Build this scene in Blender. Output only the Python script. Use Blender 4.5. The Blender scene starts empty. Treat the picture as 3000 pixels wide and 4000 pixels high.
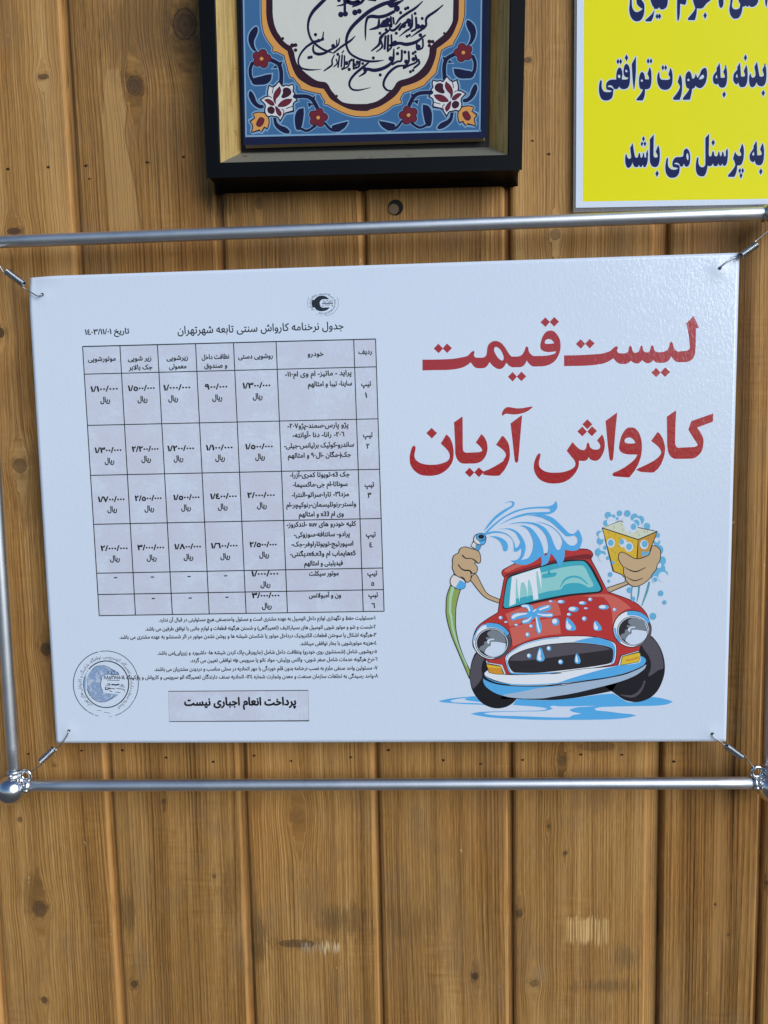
import bpy, math, random, re
from mathutils import Vector, Matrix
from mathutils.geometry import tessellate_polygon, delaunay_2d_cdt
R = math.radians
scene = bpy.context.scene
COL = scene.collection

# ------------------------------------------------------------------ camera, sky, sun, exposure
# x runs right along the wall, y into the wall, z up; the poster hangs in the plane y = 0
FPX, CAM = 2773.0, Vector((0.0323, -0.6071, 0.0543))
PITCH, YAW, ROLL = -0.0909, -0.0471, -0.0213
_cp, _sp, _cy, _sy = math.cos(PITCH), math.sin(PITCH), math.cos(YAW), math.sin(YAW)
FWD = Vector((_sy * _cp, _cy * _cp, _sp))
_r0 = Vector((_cy, -_sy, 0)); _u0 = _r0.cross(FWD)
RGT = math.cos(ROLL) * _r0 + math.sin(ROLL) * _u0
UPV = -math.sin(ROLL) * _r0 + math.cos(ROLL) * _u0
cd = bpy.data.cameras.new('camera'); cam = bpy.data.objects.new('camera', cd); COL.objects.link(cam)
cd.sensor_fit = 'VERTICAL'; cd.sensor_height = 36.0; cd.lens = FPX / 4000 * 36.0
cd.clip_start = 0.01; cd.clip_end = 500
M = Matrix.Identity(4)
for i in range(3):
    M[i][0], M[i][1], M[i][2], M[i][3] = RGT[i], UPV[i], -FWD[i], CAM[i]
cam.matrix_world = M
scene.camera = cam

SUN_AZ, SUN_EL = 43.0, 25.0            # degrees right of the wall's normal, degrees up
sd = Vector((math.sin(R(SUN_AZ)) * math.cos(R(SUN_EL)), -math.cos(R(SUN_AZ)) * math.cos(R(SUN_EL)), math.sin(R(SUN_EL))))
world = bpy.data.worlds.new('World'); scene.world = world; world.use_nodes = True
wn = world.node_tree
bg = wn.nodes['Background']
sky = wn.nodes.new('ShaderNodeTexSky'); sky.sky_type = 'NISHITA'; sky.sun_disc = False
sky.sun_elevation = R(SUN_EL); sky.sun_rotation = math.atan2(sd.x, sd.y)
sky.air_density = 1.0; sky.dust_density = 0.3; sky.ozone_density = 5.0
wn.links.new(sky.outputs[0], bg.inputs[0]); bg.inputs[1].default_value = 0.085
sl = bpy.data.lights.new('sun', 'SUN'); sl.energy = 2.2; sl.angle = R(46); sl.color = (0.94, 0.965, 1.0)
so = bpy.data.objects.new('sun', sl); COL.objects.link(so)
so.rotation_euler = (-sd).to_track_quat('-Z', 'Y').to_euler()
scene.view_settings.view_transform = 'Standard'; scene.view_settings.look = 'None'
scene.view_settings.exposure = 0.34; scene.view_settings.gamma = 1.0
scene.view_settings.use_curve_mapping = False

# ------------------------------------------------------------------ helpers
WALL = 0.022                            # depth of the boards' faces behind the poster

def at(px, py, y=0.0):
    """the point at depth y that the photo shows at pixel (px, py)"""
    d = FWD * FPX + RGT * (px - 1500) - UPV * (py - 2000)
    t = (y - CAM.y) / d.y
    return CAM + d * t

def tag(o, label=None, cat=None, group=None, kind=None):
    if label: o['label'] = label
    if cat: o['category'] = cat
    if group: o['group'] = group
    if kind: o['kind'] = kind
    return o

def empty(name, loc=(0, 0, 0)):
    o = bpy.data.objects.new(name, None); COL.objects.link(o); o.location = loc
    o.empty_display_size = 0.02
    return o

def adopt(o, parent):
    o.parent = parent
    p = parent; off = Vector((0, 0, 0))
    while p is not None:
        off += p.location; p = p.parent
    o.location = -off                   # mesh data are written in world coordinates

def link_mesh(name, verts, faces, mats, midx=None, parent=None, smooth=False):
    me = bpy.data.meshes.new(name); me.from_pydata([tuple(v) for v in verts], [], faces)
    for m in mats: me.materials.append(m)
    if midx: me.polygons.foreach_set('material_index', midx)
    if smooth: me.polygons.foreach_set('use_smooth', [True] * len(me.polygons))
    me.update()
    o = bpy.data.objects.new(name, me); COL.objects.link(o)
    if parent is not None: adopt(o, parent)
    return o

def lin(c):
    c /= 255.0
    return c / 12.92 if c <= 0.04045 else ((c + 0.055) / 1.055) ** 2.4

LIGHT = (0.585, 0.705, 0.875)              # how much of each primary the place's daylight leaves on white paper

def ink(r, g, b):
    return tuple(min(0.9, lin(v) / e * 0.84) for v, e in zip((r, g, b), LIGHT))

def nodes(m):
    m.use_nodes = True
    nt = m.node_tree
    return nt, nt.nodes, nt.links, nt.nodes['Principled BSDF']

def plain(name, col, rough=0.5, metal=0.0, spec=0.5, coat=0.0):
    m = bpy.data.materials.new(name); nt, N, L, b = nodes(m)
    b.inputs['Base Color'].default_value = (*col, 1); b.inputs['Roughness'].default_value = rough
    b.inputs['Metallic'].default_value = metal; b.inputs['Specular IOR Level'].default_value = spec
    b.inputs['Coat Weight'].default_value = coat
    return m

def film_bump(N, L, b, strength=0.16, scale=420, dist=0.0006):
    """the fine orange-peel relief of laminating film"""
    g = N.new('ShaderNodeNewGeometry')
    mp = N.new('ShaderNodeMapping'); mp.inputs['Scale'].default_value = (1.0, 1.0, 0.62)
    L.new(g.outputs['Position'], mp.inputs[0])
    n1 = N.new('ShaderNodeTexNoise'); n1.inputs['Scale'].default_value = scale; n1.inputs['Detail'].default_value = 2
    n1.inputs['Distortion'].default_value = 0.6
    n2 = N.new('ShaderNodeTexNoise'); n2.inputs['Scale'].default_value = 16; n2.inputs['Detail'].default_value = 1
    L.new(mp.outputs[0], n1.inputs['Vector']); L.new(mp.outputs[0], n2.inputs['Vector'])
    mx = N.new('ShaderNodeMath'); mx.operation = 'MULTIPLY_ADD'; mx.inputs[1].default_value = 3.0
    L.new(n2.outputs[0], mx.inputs[0]); L.new(n1.outputs[0], mx.inputs[2])
    bp = N.new('ShaderNodeBump'); bp.inputs['Strength'].default_value = strength; bp.inputs['Distance'].default_value = dist
    L.new(mx.outputs[0], bp.inputs['Height']); L.new(bp.outputs[0], b.inputs['Normal']); 
    bc = N.new('ShaderNodeBump'); bc.inputs['Strength'].default_value = 0.42; bc.inputs['Distance'].default_value = dist
    L.new(mx.outputs[0], bc.inputs['Height']); L.new(bc.outputs[0], b.inputs['Coat Normal'])

_film = {}
def film(col, kind='film'):
    """printed colour under glossy film (kind 'film'), or glaze on a tile (kind 'glaze')"""
    key = (tuple(round(c, 3) for c in col), kind)
    if key in _film: return _film[key]
    m = bpy.data.materials.new('print_' + kind); nt, N, L, b = nodes(m)
    b.inputs['Base Color'].default_value = (*col, 1)
    if kind == 'film':
        b.inputs['Roughness'].default_value = 0.36; b.inputs['Specular IOR Level'].default_value = 0.25
        b.inputs['Coat Weight'].default_value = 1.0; b.inputs['Coat Roughness'].default_value = 0.11
        film_bump(N, L, b)
    elif kind == 'satin':
        b.inputs['Roughness'].default_value = 0.42; b.inputs['Specular IOR Level'].default_value = 0.10
        film_bump(N, L, b, 0.10)
    else:
        b.inputs['Roughness'].default_value = 0.09
        b.inputs['Specular IOR Level'].default_value = 0.40
        g = N.new('ShaderNodeNewGeometry')
        n = N.new('ShaderNodeTexNoise'); n.inputs['Scale'].default_value = 120; n.inputs['Detail'].default_value = 2
        L.new(g.outputs['Position'], n.inputs['Vector'])
        bp = N.new('ShaderNodeBump'); bp.inputs['Strength'].default_value = 0.25; bp.inputs['Distance'].default_value = 0.001
        L.new(n.outputs[0], bp.inputs['Height']); L.new(bp.outputs[0], b.inputs['Normal'])
    _film[key] = m
    return m

# unseen ground, added to throw daylight back up at the rods and wall
gm = bpy.data.materials.new('concrete'); _nt, _N, _L, _b = nodes(gm)
_n = _N.new('ShaderNodeTexNoise'); _n.inputs['Scale'].default_value = 3.0; _n.inputs['Detail'].default_value = 6
_r = _N.new('ShaderNodeValToRGB'); _r.color_ramp.elements[0].color = (.085, .08, .07, 1); _r.color_ramp.elements[1].color = (.14, .13, .115, 1)
_g = _N.new('ShaderNodeNewGeometry'); _L.new(_g.outputs['Position'], _n.inputs['Vector']); _L.new(_n.outputs[0], _r.inputs[0]); _L.new(_r.outputs[0], _b.inputs['Base Color'])
_b.inputs['Roughness'].default_value = 0.9
tag(link_mesh('ground', [(-60, .4, -1.32), (60, .4, -1.32), (60, -120, -1.32), (-60, -120, -1.32)], [(3, 2, 1, 0)], [gm]), kind='structure')

# --- outlines: tokens "x,y" (smooth) or "x,y*" (corner) in the pixels of an enlarged crop named by a letter
CROPS = {}
def crop(k, x, y, size): CROPS[k] = (x, y, size / 1659.0)

def parse(s, dx=0, dy=0):
    cur = None; pts = []
    for t in s.split():
        if t in CROPS: cur = CROPS[t]; continue
        c = t.endswith('*'); a, b = t.rstrip('*').split(',')
        pts.append((cur[0] + float(a) * cur[2] + dx, cur[1] + float(b) * cur[2] + dy, c))
    return pts

def smooth(pts, closed=True, n=5):
    m = len(pts); out = []
    def P(i): return Vector(pts[i % m][:2]) if closed else Vector(pts[max(0, min(m - 1, i))][:2])
    def corner(i):
        if not closed and (i <= 0 or i >= m - 1): return True
        return pts[i % m][2]
    for i in range(m if closed else m - 1):
        a, b = P(i), P(i + 1); d = (b - a); ln = d.length
        if ln < 1e-6: continue
        def tan(j):
            t = P(j + 1) - P(j - 1)
            l = t.length
            return t / l * min(ln, l * 0.5 + 1e-6) if l > 1e-6 else d
        ca, cb = corner(i), corner(i + 1)
        if ca and cb:
            out.append(a); continue
        ta = d if ca else tan(i)
        tb = d if cb else tan(i + 1)
        k = n if ln > 4 else 3
        for s in range(k):
            t = s / k; t2, t3 = t * t, t * t * t
            out.append(a * (2 * t3 - 3 * t2 + 1) + ta * (t3 - 2 * t2 + t) + b * (-2 * t3 + 3 * t2) + tb * (t3 - t2))
    if not closed: out.append(P(m - 1))
    return out

def ring(cx, cy, rx, ry=None, n=26, a0=0.0, a1=2 * math.pi):
    ry = rx if ry is None else ry
    return [Vector((cx + rx * math.cos(a0 + (a1 - a0) * i / n), cy + ry * math.sin(a0 + (a1 - a0) * i / n))) for i in range(n)]

def ell(k, cx, cy, rx, ry=None, dx=0, dy=0, n=26):
    X, Y, s = CROPS[k]
    return ring(X + cx * s + dx, Y + cy * s + dy, rx * s, (rx if ry is None else ry) * s, n)

class Sheet:
    """flat print: outlines in photo pixels laid on the plane y = depth, each layer a hair proud of the one below"""
    def __init__(self, depth, kind='film', step=0.000006, warp=None):
        self.depth, self.kind, self.step, self.lay = depth, kind, step, 0
        self.v, self.f, self.mi, self.mats, self.warp = [], [], [], [], warp
    def fork(self):
        s = Sheet(self.depth, self.kind, self.step, self.warp); s.lay = self.lay
        return s
    def up(self, n=1): self.lay += n; return self
    def y(self): return self.depth - self.step * (self.lay + 1)
    def mat(self, col):
        m = col if isinstance(col, bpy.types.Material) else film(col, self.kind)
        if m not in self.mats: self.mats.append(m)
        return self.mats.index(m)
    def pt(self, p):
        if self.warp: p = Vector(self.warp(p[0], p[1]))
        q = at(p[0], p[1], self.depth)
        return Vector((q.x, self.y(), q.z))
    def poly(self, loops, col):
        L3 = [[self.pt(p) for p in lp] for lp in loops]
        base = len(self.v); flat = [p for lp in L3 for p in lp]
        tri = tessellate_polygon([[Vector((p.x, p.z, 0)) for p in lp] for lp in L3])
        self.v += flat; k = self.mat(col)
        for a, b, c in tri:
            n = (flat[b] - flat[a]).cross(flat[c] - flat[a])
            if n.length < 1e-14: continue
            self.f.append((base + a, base + b, base + c) if n.y < 0 else (base + a, base + c, base + b)); self.mi.append(k)
    def shape(self, s, col, holes=(), line=None, lw=0, n=5, dx=0, dy=0):
        lp = smooth(parse(s, dx, dy), True, n)
        hs = [smooth(parse(h, dx, dy), True, n) for h in holes]
        self.poly([lp] + hs, col)
        if line is not None:
            for q in [lp] + hs: self.stroke(q, lw, line, True)
    def disc(self, lp, col, line=None, lw=0):
        self.poly([lp], col)
        if line is not None: self.stroke(lp, lw, line, True)
    def stroke(self, pts, w, col, closed=False, caps=True):
        """ribbon along a polyline (photo pixels); w is one width or one per point"""
        pts = [Vector(p[:2]) for p in pts]; m = len(pts)
        ws = list(w) if isinstance(w, (list, tuple)) else [w] * m
        k = self.mat(col); base = len(self.v); self.lay += 0.5
        L, Rr = [], []
        for i in range(m):
            a = pts[(i - 1) % m] if closed or i > 0 else pts[i]
            b = pts[(i + 1) % m] if closed or i < m - 1 else pts[i]
            t = b - a
            if t.length < 1e-9: t = Vector((1, 0))
            t.normalize(); nn = Vector((-t.y, t.x))
            d0 = (pts[i] - a); f = 1.0
            if d0.length > 1e-6 and i > 0:
                d0.normalize(); f = min(1.6, 1.0 / max(0.4, abs(d0.dot(t))))
            L.append(pts[i] + nn * ws[i] * 0.5 * f); Rr.append(pts[i] - nn * ws[i] * 0.5 * f)
        l0 = self.lay
        for i in range(m if closed else m - 1):
            j = (i + 1) % m; self.lay = l0 + 0.03 * (i % 11); c = len(self.v)      # neighbours never share a plane where a bend folds them over
            self.v += [self.pt(L[i]), self.pt(Rr[i]), self.pt(Rr[j]), self.pt(L[j])]
            q = (c, c + 1, c + 2, c + 3)
            nrm = (self.v[c + 1] - self.v[c]).cross(self.v[c + 2] - self.v[c])
            self.f.append(q if nrm.y < 0 else q[::-1]); self.mi.append(k)
        self.lay = l0
        self.lay -= 0.5
        if caps and not closed:
            for p, ww in ((pts[0], ws[0]), (pts[-1], ws[-1])):
                if ww > 1.5:
                    self.lay += .9; self.poly([ring(p.x, p.y, ww / 2, ww / 2, 10)], col); self.lay -= .9
    def line(self, s, w, col, n=5, caps=True):
        P = parse(s); m = len(P); lp = smooth(P, False, n)
        if isinstance(w, (list, tuple)):
            X = CROPS[s.split()[0]][2]; ww = []
            for i in range(len(lp)):
                t = i / (len(lp) - 1) * (len(w) - 1); j = min(int(t), len(w) - 2); ww.append((w[j] + (w[j + 1] - w[j]) * (t - j)) * X)
            w = ww
        else: w = w * CROPS[s.split()[0]][2]
        self.stroke(lp, w, col, False, caps)
    def build(self, name, parent=None):
        return link_mesh(name, self.v, self.f, self.mats, self.mi, parent)

# --- Arabic script: joining forms, right-to-left order, laid out with Blender's built-in typeface
FORMS = {}
for _ch, _c, _n in [('ا', 0xFE8D, 2), ('آ', 0xFE81, 2), ('ب', 0xFE8F, 4), ('ت', 0xFE95, 4), ('ث', 0xFE99, 4), ('ج', 0xFE9D, 4), ('ح', 0xFEA1, 4),
                   ('خ', 0xFEA5, 4), ('د', 0xFEA9, 2), ('ذ', 0xFEAB, 2), ('ر', 0xFEAD, 2), ('ز', 0xFEAF, 2), ('س', 0xFEB1, 4), ('ش', 0xFEB5, 4),
                   ('ص', 0xFEB9, 4), ('ض', 0xFEBD, 4), ('ط', 0xFEC1, 4), ('ظ', 0xFEC5, 4), ('ع', 0xFEC9, 4), ('غ', 0xFECD, 4), ('ف', 0xFED1, 4),
                   ('ق', 0xFED5, 4), ('ل', 0xFEDD, 4), ('م', 0xFEE1, 4), ('ن', 0xFEE5, 4), ('و', 0xFEED, 2), ('ه', 0xFEE9, 4), ('ئ', 0xFE89, 4),
                   ('پ', 0xFB56, 4), ('چ', 0xFB7A, 4), ('ژ', 0xFB8A, 2), ('ک', 0xFB8E, 4), ('گ', 0xFB92, 4), ('ی', 0xFBFC, 4)]:
    FORMS[_ch] = [chr(_c + i) for i in range(_n)]     # isolated, final, initial, medial

def shape_text(s):
    out = []; i = 0; prev_joins = False
    while i < len(s):
        ch = s[i]
        if ch in FORMS:
            if ch == 'ل' and i + 1 < len(s) and s[i + 1] == 'ا':
                out.append('\uFEFC' if prev_joins else '\uFEFB'); i += 2; prev_joins = False; continue
            f = FORMS[ch]; nxt = i + 1 < len(s) and s[i + 1] in FORMS and len(f) == 4
            k = (3 if nxt else 1) if prev_joins else (2 if nxt else 0)
            out.append(f[k]); prev_joins = nxt
        else: out.append(ch); prev_joins = False
        i += 1
    v = ''.join(out)
    runs = re.findall(r'[0-9A-Za-z\u0660-\u0669/,]+|.', v)
    return ''.join({'(': ')', ')': '('}.get(r, r) for r in reversed(runs))

GLYPHS = {}
def glyph_bank(chars):
    """outline of every letter used, filled by winding number, and its advance"""
    objs = {}
    for ch in chars:
        for body, fill in ((ch, 'NONE'), ('-' + ch + '-', 'NONE'), ('--', 'NONE')):
            c = bpy.data.curves.new('t', 'FONT'); c.body = body; c.resolution_u = 4; c.fill_mode = fill
            o = bpy.data.objects.new('t', c); COL.objects.link(o); objs[(ch, body)] = o
    bpy.context.view_layer.update(); dg = bpy.context.evaluated_depsgraph_get()
    wide = {}
    for (ch, body), o in objs.items():
        me = bpy.data.meshes.new_from_object(o.evaluated_get(dg))
        xs = [v.co.x for v in me.vertices]
        wide[(ch, body)] = (max(xs) - min(xs)) if xs else 0.0
        if body == ch:
            P = [Vector((v.co.x, v.co.y)) for v in me.vertices]; E = [tuple(e.vertices) for e in me.edges]
            V2, T = [], []
            if P:
                V2, _e, F2, *_r = delaunay_2d_cdt(P, E, [], 0, 1e-6)
                for f in F2:
                    q = sum((V2[i] for i in f), Vector((0, 0))) / len(f); w = 0
                    for i, j in E:
                        a, b = P[i], P[j]
                        if (a.y > q.y) != (b.y > q.y):
                            if a.x + (q.y - a.y) / (b.y - a.y) * (b.x - a.x) > q.x: w += 1 if b.y > a.y else -1
                    if w: T.append(tuple(f))
            GLYPHS[ch] = [V2, T, 0.0]
        bpy.data.meshes.remove(me)
    for ch in chars: GLYPHS[ch][2] = wide[(ch, '-' + ch + '-')] - wide[(ch, '--')]
    for o in objs.values():
        c = o.data; bpy.data.objects.remove(o); bpy.data.curves.remove(c)

QUEUE = []
def text(sh, s, x0, x1, yb, em, col, bold=0.0, bend=None):
    QUEUE.append((shape_text(s), sh, x0, x1, yb, em, col, bend, sh.lay, bold))

def flush_text():
    glyph_bank(sorted(set(''.join(q[0] for q in QUEUE))))
    for s, sh, x0, x1, yb, em, col, bend, lay, bold in QUEUE:
        V2, T, pen = [], [], 0.0
        for ch in s:
            gv, gt, adv = GLYPHS[ch]; b0 = len(V2)
            V2 += [(p.x + pen, p.y) for p in gv]; T += [tuple(b0 + i for i in t) for t in gt]; pen += adv
        used = {i for t in T for i in t}
        xs = [V2[i][0] for i in used]; a, b = min(xs), max(xs)
        keep = sh.lay; k = sh.mat(col)
        for n_, (ox, oy) in enumerate([(-bold, -bold * .5), (bold, bold * .5), (-bold * .3, bold), (bold * .3, -bold)] if bold else [(0, 0)]):   # heavier strokes: the letter struck several times
            sh.lay = lay + .05 * n_; base = len(sh.v)
            if bend is None:
                u0, u1 = at(x0, yb, sh.depth).x, at(x1, yb, sh.depth).x
                zb = at((x0 + x1) / 2, yb, sh.depth).z; ez = em / 4500.0
                for x, y in V2: sh.v.append(Vector((u0 + (x - a) / (b - a) * (u1 - u0) + ox * ez, sh.y(), zb + (y + oy) * ez)))
            else:
                cx, cy, rx, ry, t0, t1 = bend
                for x, y in V2:
                    t = R(t0 + (x + ox - a) / (b - a) * (t1 - t0))
                    sh.v.append(sh.pt((cx + (rx + y * em) * math.cos(t), cy - (ry + y * em) * math.sin(t))))
            for t in T:
                q = tuple(base + i for i in t)
                n = (sh.v[q[1]] - sh.v[q[0]]).cross(sh.v[q[2]] - sh.v[q[0]])
                sh.f.append(q if n.y < 0 else q[::-1]); sh.mi.append(k)
        sh.lay = keep
    QUEUE.clear()

# --- solids
def tube(V, F, pts, r, sides=10, cap=True):
    base = len(V); m = len(pts); up = None
    rs = r if isinstance(r, (list, tuple)) else [r] * m
    for i in range(m):
        t = (pts[min(i + 1, m - 1)] - pts[max(i - 1, 0)]).normalized()
        if up is None: up = Vector((0, 1, 0)) if abs(t.y) < 0.8 else Vector((1, 0, 0))
        up = (up - t * up.dot(t)).normalized(); sd_ = t.cross(up)
        for k in range(sides):
            a = 2 * math.pi * k / sides
            V.append(pts[i] + (up * math.cos(a) + sd_ * math.sin(a)) * rs[i])
    for i in range(m - 1):
        for k in range(sides):
            a, b = base + i * sides + k, base + i * sides + (k + 1) % sides
            F.append((a, b, b + sides, a + sides))
    if cap:
        F.append(tuple(base + k for k in range(sides))[::-1]); F.append(tuple(base + (m - 1) * sides + k for k in range(sides)))

def torus(V, F, c, nrm, rad, r, n=32, k=12):
    base = len(V); nrm = nrm.normalized(); a = nrm.orthogonal().normalized(); b = nrm.cross(a)
    for i in range(n):
        t = 2 * math.pi * i / n; d = a * math.cos(t) + b * math.sin(t)
        for j in range(k):
            s = 2 * math.pi * j / k; V.append(c + d * (rad + r * math.cos(s)) + nrm * r * math.sin(s))
    for i in range(n):
        for j in range(k):
            F.append((base + i * k + j, base + ((i + 1) % n) * k + j, base + ((i + 1) % n) * k + (j + 1) % k, base + i * k + (j + 1) % k))

def ball(V, F, c, r, n=32, k=20):
    base = len(V)
    for i in range(k + 1):
        t = math.pi * i / k
        for j in range(n):
            p = 2 * math.pi * j / n; V.append(c + Vector((math.sin(t) * math.cos(p), math.sin(t) * math.sin(p), math.cos(t))) * r)
    for i in range(k):
        for j in range(n):
            F.append((base + i * n + j, base + (i + 1) * n + j, base + (i + 1) * n + (j + 1) % n, base + i * n + (j + 1) % n))
# ------------------------------------------------------------------ the board wall
class G:
    """short-hand for building node trees"""
    def __init__(self, m): self.nt, self.N, self.L, self.b = nodes(m)
    def put(self, v, sock):
        if hasattr(v, 'is_output') or hasattr(v, 'links'): self.L.new(v, sock)
        else: sock.default_value = v
    def m(self, op, a, b=None, c=None, clamp=False):
        n = self.N.new('ShaderNodeMath'); n.operation = op; n.use_clamp = clamp
        for v, s in zip((a, b, c), n.inputs):
            if v is not None: self.put(v, s)
        return n.outputs[0]
    def xyz(self, x, y, z):
        n = self.N.new('ShaderNodeCombineXYZ')
        for v, s in zip((x, y, z), n.inputs): self.put(v, s)
        return n.outputs[0]
    def noise(self, vec, scale=1.0, detail=3, rough=0.55, dist=0.0):
        n = self.N.new('ShaderNodeTexNoise'); self.L.new(vec, n.inputs['Vector'])
        n.inputs['Scale'].default_value = scale; n.inputs['Detail'].default_value = detail
        n.inputs['Roughness'].default_value = rough; n.inputs['Distortion'].default_value = dist
        return n.outputs[0]
    def ramp(self, f, stops):
        n = self.N.new('ShaderNodeValToRGB'); self.L.new(f, n.inputs[0]); e = n.color_ramp.elements
        while len(e) < len(stops): e.new(0.5)
        for el, (p, c) in zip(e, stops):
            el.position = p; el.color = (*c, 1) if len(c) == 3 else c
        return n.outputs[0]
    def mapr(self, v, a, b, c=0.0, d=1.0):
        n = self.N.new('ShaderNodeMapRange'); n.interpolation_type = 'SMOOTHSTEP'
        self.put(v, n.inputs[0])
        for s, x in zip(n.inputs[1:5], (a, b, c, d)): s.default_value = x
        return n.outputs[0]
    def mapr_lin(self, v, a, b):
        n = self.N.new('ShaderNodeMapRange'); self.put(v, n.inputs[0]); n.inputs[1].default_value = a; n.inputs[2].default_value = b
        return n.outputs[0]
    def mix(self, f, a, b, blend='MIX'):
        n = self.N.new('ShaderNodeMix'); n.data_type = 'RGBA'; n.blend_type = blend
        self.put(f, n.inputs[0])
        for v, s in ((a, n.inputs[6]), (b, n.inputs[7])):
            if isinstance(v, tuple): s.default_value = (*v, 1)
            else: self.L.new(v, s)
        return n.outputs[2]
    def attr(self, name):
        n = self.N.new('ShaderNodeAttribute'); n.attribute_name = name
        return n.outputs['Fac']

def wx(px, py): p = at(px, py, WALL); return p.x, p.z
K = 1.0 / 4370.0                        # metres per photo pixel on the wall
# knots: pixel position, radii in pixels, darkness
KNOTS = [(524, 335, 30, 36, .8), (722, 95, 46, 58, .9), (169, 300, 21, 10, .8), (54, 904, 26, 13, 1), (1012, 796, 16, 23, .5), (2060, 235, 13, 10, .8),
         (2169, 916, 19, 21, .5), (0, 1300, 17, 20, 1), (78, 1820, 27, 28, .7), (2193, 2973, 19, 21, .6), (155, 3552, 31, 34, .7), (172, 3907, 14, 15, .8),
         (524, 3844, 15, 16, .9), (78, 3202, 11, 11, .7), (836, 3425, 8, 9, .6), (639, 3130, 9, 11, .8), (1163, 3185, 30, 38, .25), (1160, 3686, 78, 17, .7),
         (1855, 3814, 15, 16, 1.1), (2143, 3229, 9, 9, .7), (2208, 3333, 9, 9, .7), (2087, 3841, 20, 15, .6), (2030, 3568, 14, 18, .7), (180, 2536, 24, 26, .9),
         (2793, 3533, 5, 6, 1), (2844, 3651, 5, 6, .8), (2996, 3450, 7, 9, .9), (211, 2990, 9, 8, .5), (2330, 2915, 70, 20, .4)]
NAILS = [(108, 2946), (318, 2933), (478, 2931), (649, 2960), (832, 2976), (992, 2952), (1136, 2972), (1371, 2958), (1517, 2930), (1731, 2970), (1877, 2985),
         (2041, 2969), (2267, 2948), (2428, 2949), (2631, 2975), (30, 661), (188, 654), (336, 648), (348, 699), (576, 635), (717, 613), (2078, 551), (2142, 603)]
JOINTS = [wx(p, 2000)[0] for p in (372, 914, 1453, 1999, 2599)] + [wx(2996, 2900)[0]]
STRIPS = [.0042, .0045, .0030, .0040, .0110, .0040]
j0, j1 = JOINTS[0], JOINTS[-1]
for i in range(7):
    JOINTS.insert(0, j0 - 0.1185 * (i + 1)); STRIPS.insert(0, .0042)
    JOINTS.append(j1 + 0.1185 * (i + 1)); STRIPS.append(.0042)

cols = []                               # (x, depth behind the face, board id, weight of the painted-on edge light)
bid = 0
for i in range(len(JOINTS) - 1):
    a, b, st = JOINTS[i], JOINTS[i + 1], STRIPS[i + 1]
    inside = -0.42 < a < 0.42
    for dx, dy in ((0.0001, .0085), (0.0003, .0036), (0.0009, .0021), (0.0020, .0010), (0.0034, .0003)): cols.append((a + dx, dy, i, 0.0))
    e = b - st; n = 44 if inside else 6
    for k in range(n + 1): cols.append((a + 0.0045 + (e - 0.0045 - a - 0.0045) * k / n, 0.0, i, 0.0))
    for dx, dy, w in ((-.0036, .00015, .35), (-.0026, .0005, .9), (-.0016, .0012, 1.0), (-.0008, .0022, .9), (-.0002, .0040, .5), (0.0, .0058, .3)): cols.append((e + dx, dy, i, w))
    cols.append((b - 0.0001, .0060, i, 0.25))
rows = [-1.3, -1.0, -0.75] + [-0.55 + 0.0028 * k for k in range(int(1.10 / 0.0028))] + [0.56, 0.75, 1.0, 1.3]
KW = [(*wx(px, py), rx * K, ry * K, dk) for px, py, rx, ry, dk in KNOTS]
verts, faces, uat, eat, bat = [], [], [], [], []
for z in rows:
    for x, dy, i, w in cols:
        u = x
        for kx, kz, rx, rz, dk in KW:
            dx, dz = x - kx, z - kz
            if rx < 65 * K and abs(dz) < 9 * rz and abs(dx) < 14 * rx:
                g = math.exp(-(dz / (2.4 * rz + 0.004)) ** 2) * (1.25 * rx) ** 2
                q = math.sqrt(max(0.0, dx * dx - g)) if dx * dx > g else 0.0
                u += math.copysign(q, dx) - dx
        u += 0.0022 * math.sin(z * 3.1 + i * 2.3) + 0.0005 * math.sin(z * 13.0 + i * 4.1 + x * 9)
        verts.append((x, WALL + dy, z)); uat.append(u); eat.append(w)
nc = len(cols)
for r in range(len(rows) - 1):
    for c in range(nc - 1):
        faces.append((r * nc + c, r * nc + c + 1, (r + 1) * nc + c + 1, (r + 1) * nc + c)); bat.append(float(cols[c][2]))

wood = bpy.data.materials.new('stained_pine'); g = G(wood)
geo = g.N.new('ShaderNodeNewGeometry'); sp = g.N.new('ShaderNodeSeparateXYZ'); g.L.new(geo.outputs['Position'], sp.inputs[0])
X, Z = sp.outputs[0], sp.outputs[2]
U, B, ED = g.attr('grain'), g.attr('board'), g.attr('edge')
bo = g.m('MULTIPLY', B, 3.71)
br = g.noise(g.xyz(bo, 0.3, 0.7), 5.0, 0)                                        # one random number per board
wob = g.noise(g.xyz(g.m('MULTIPLY', X, 30), bo, g.m('MULTIPLY', Z, 6)), 1.0, 2)
ug = g.m('ADD', U, g.m('MULTIPLY', wob, 0.0014))
slow = g.noise(g.xyz(g.m('MULTIPLY', ug, 26), bo, g.m('MULTIPLY', Z, 0.9)), 1.0, 2)
phase = g.m('ADD', g.m('MULTIPLY', ug, g.m('ADD', 120, g.m('MULTIPLY', br, 480))), g.m('MULTIPLY', slow, 9.0))
fr_ = g.m('FRACT', phase)
late = g.m('MULTIPLY', g.m('POWER', fr_, 2.2), g.mapr(fr_, 0.90, 1.0, 1.0, 0.0))       # a year ring darkens slowly, then ends sharply
ring_ = g.noise(g.xyz(g.m('MULTIPLY', ug, 420), bo, g.m('MULTIPLY', Z, 2.2)), 1.0, 3, 0.65)
wide = g.noise(g.xyz(g.m('MULTIPLY', ug, 60), bo, g.m('MULTIPLY', Z, 1.6)), 1.0, 2, 0.5)
fib = g.noise(g.xyz(g.m('MULTIPLY', U, 1500), bo, g.m('MULTIPLY', Z, 70)), 1.0, 2, 0.6)
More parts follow.
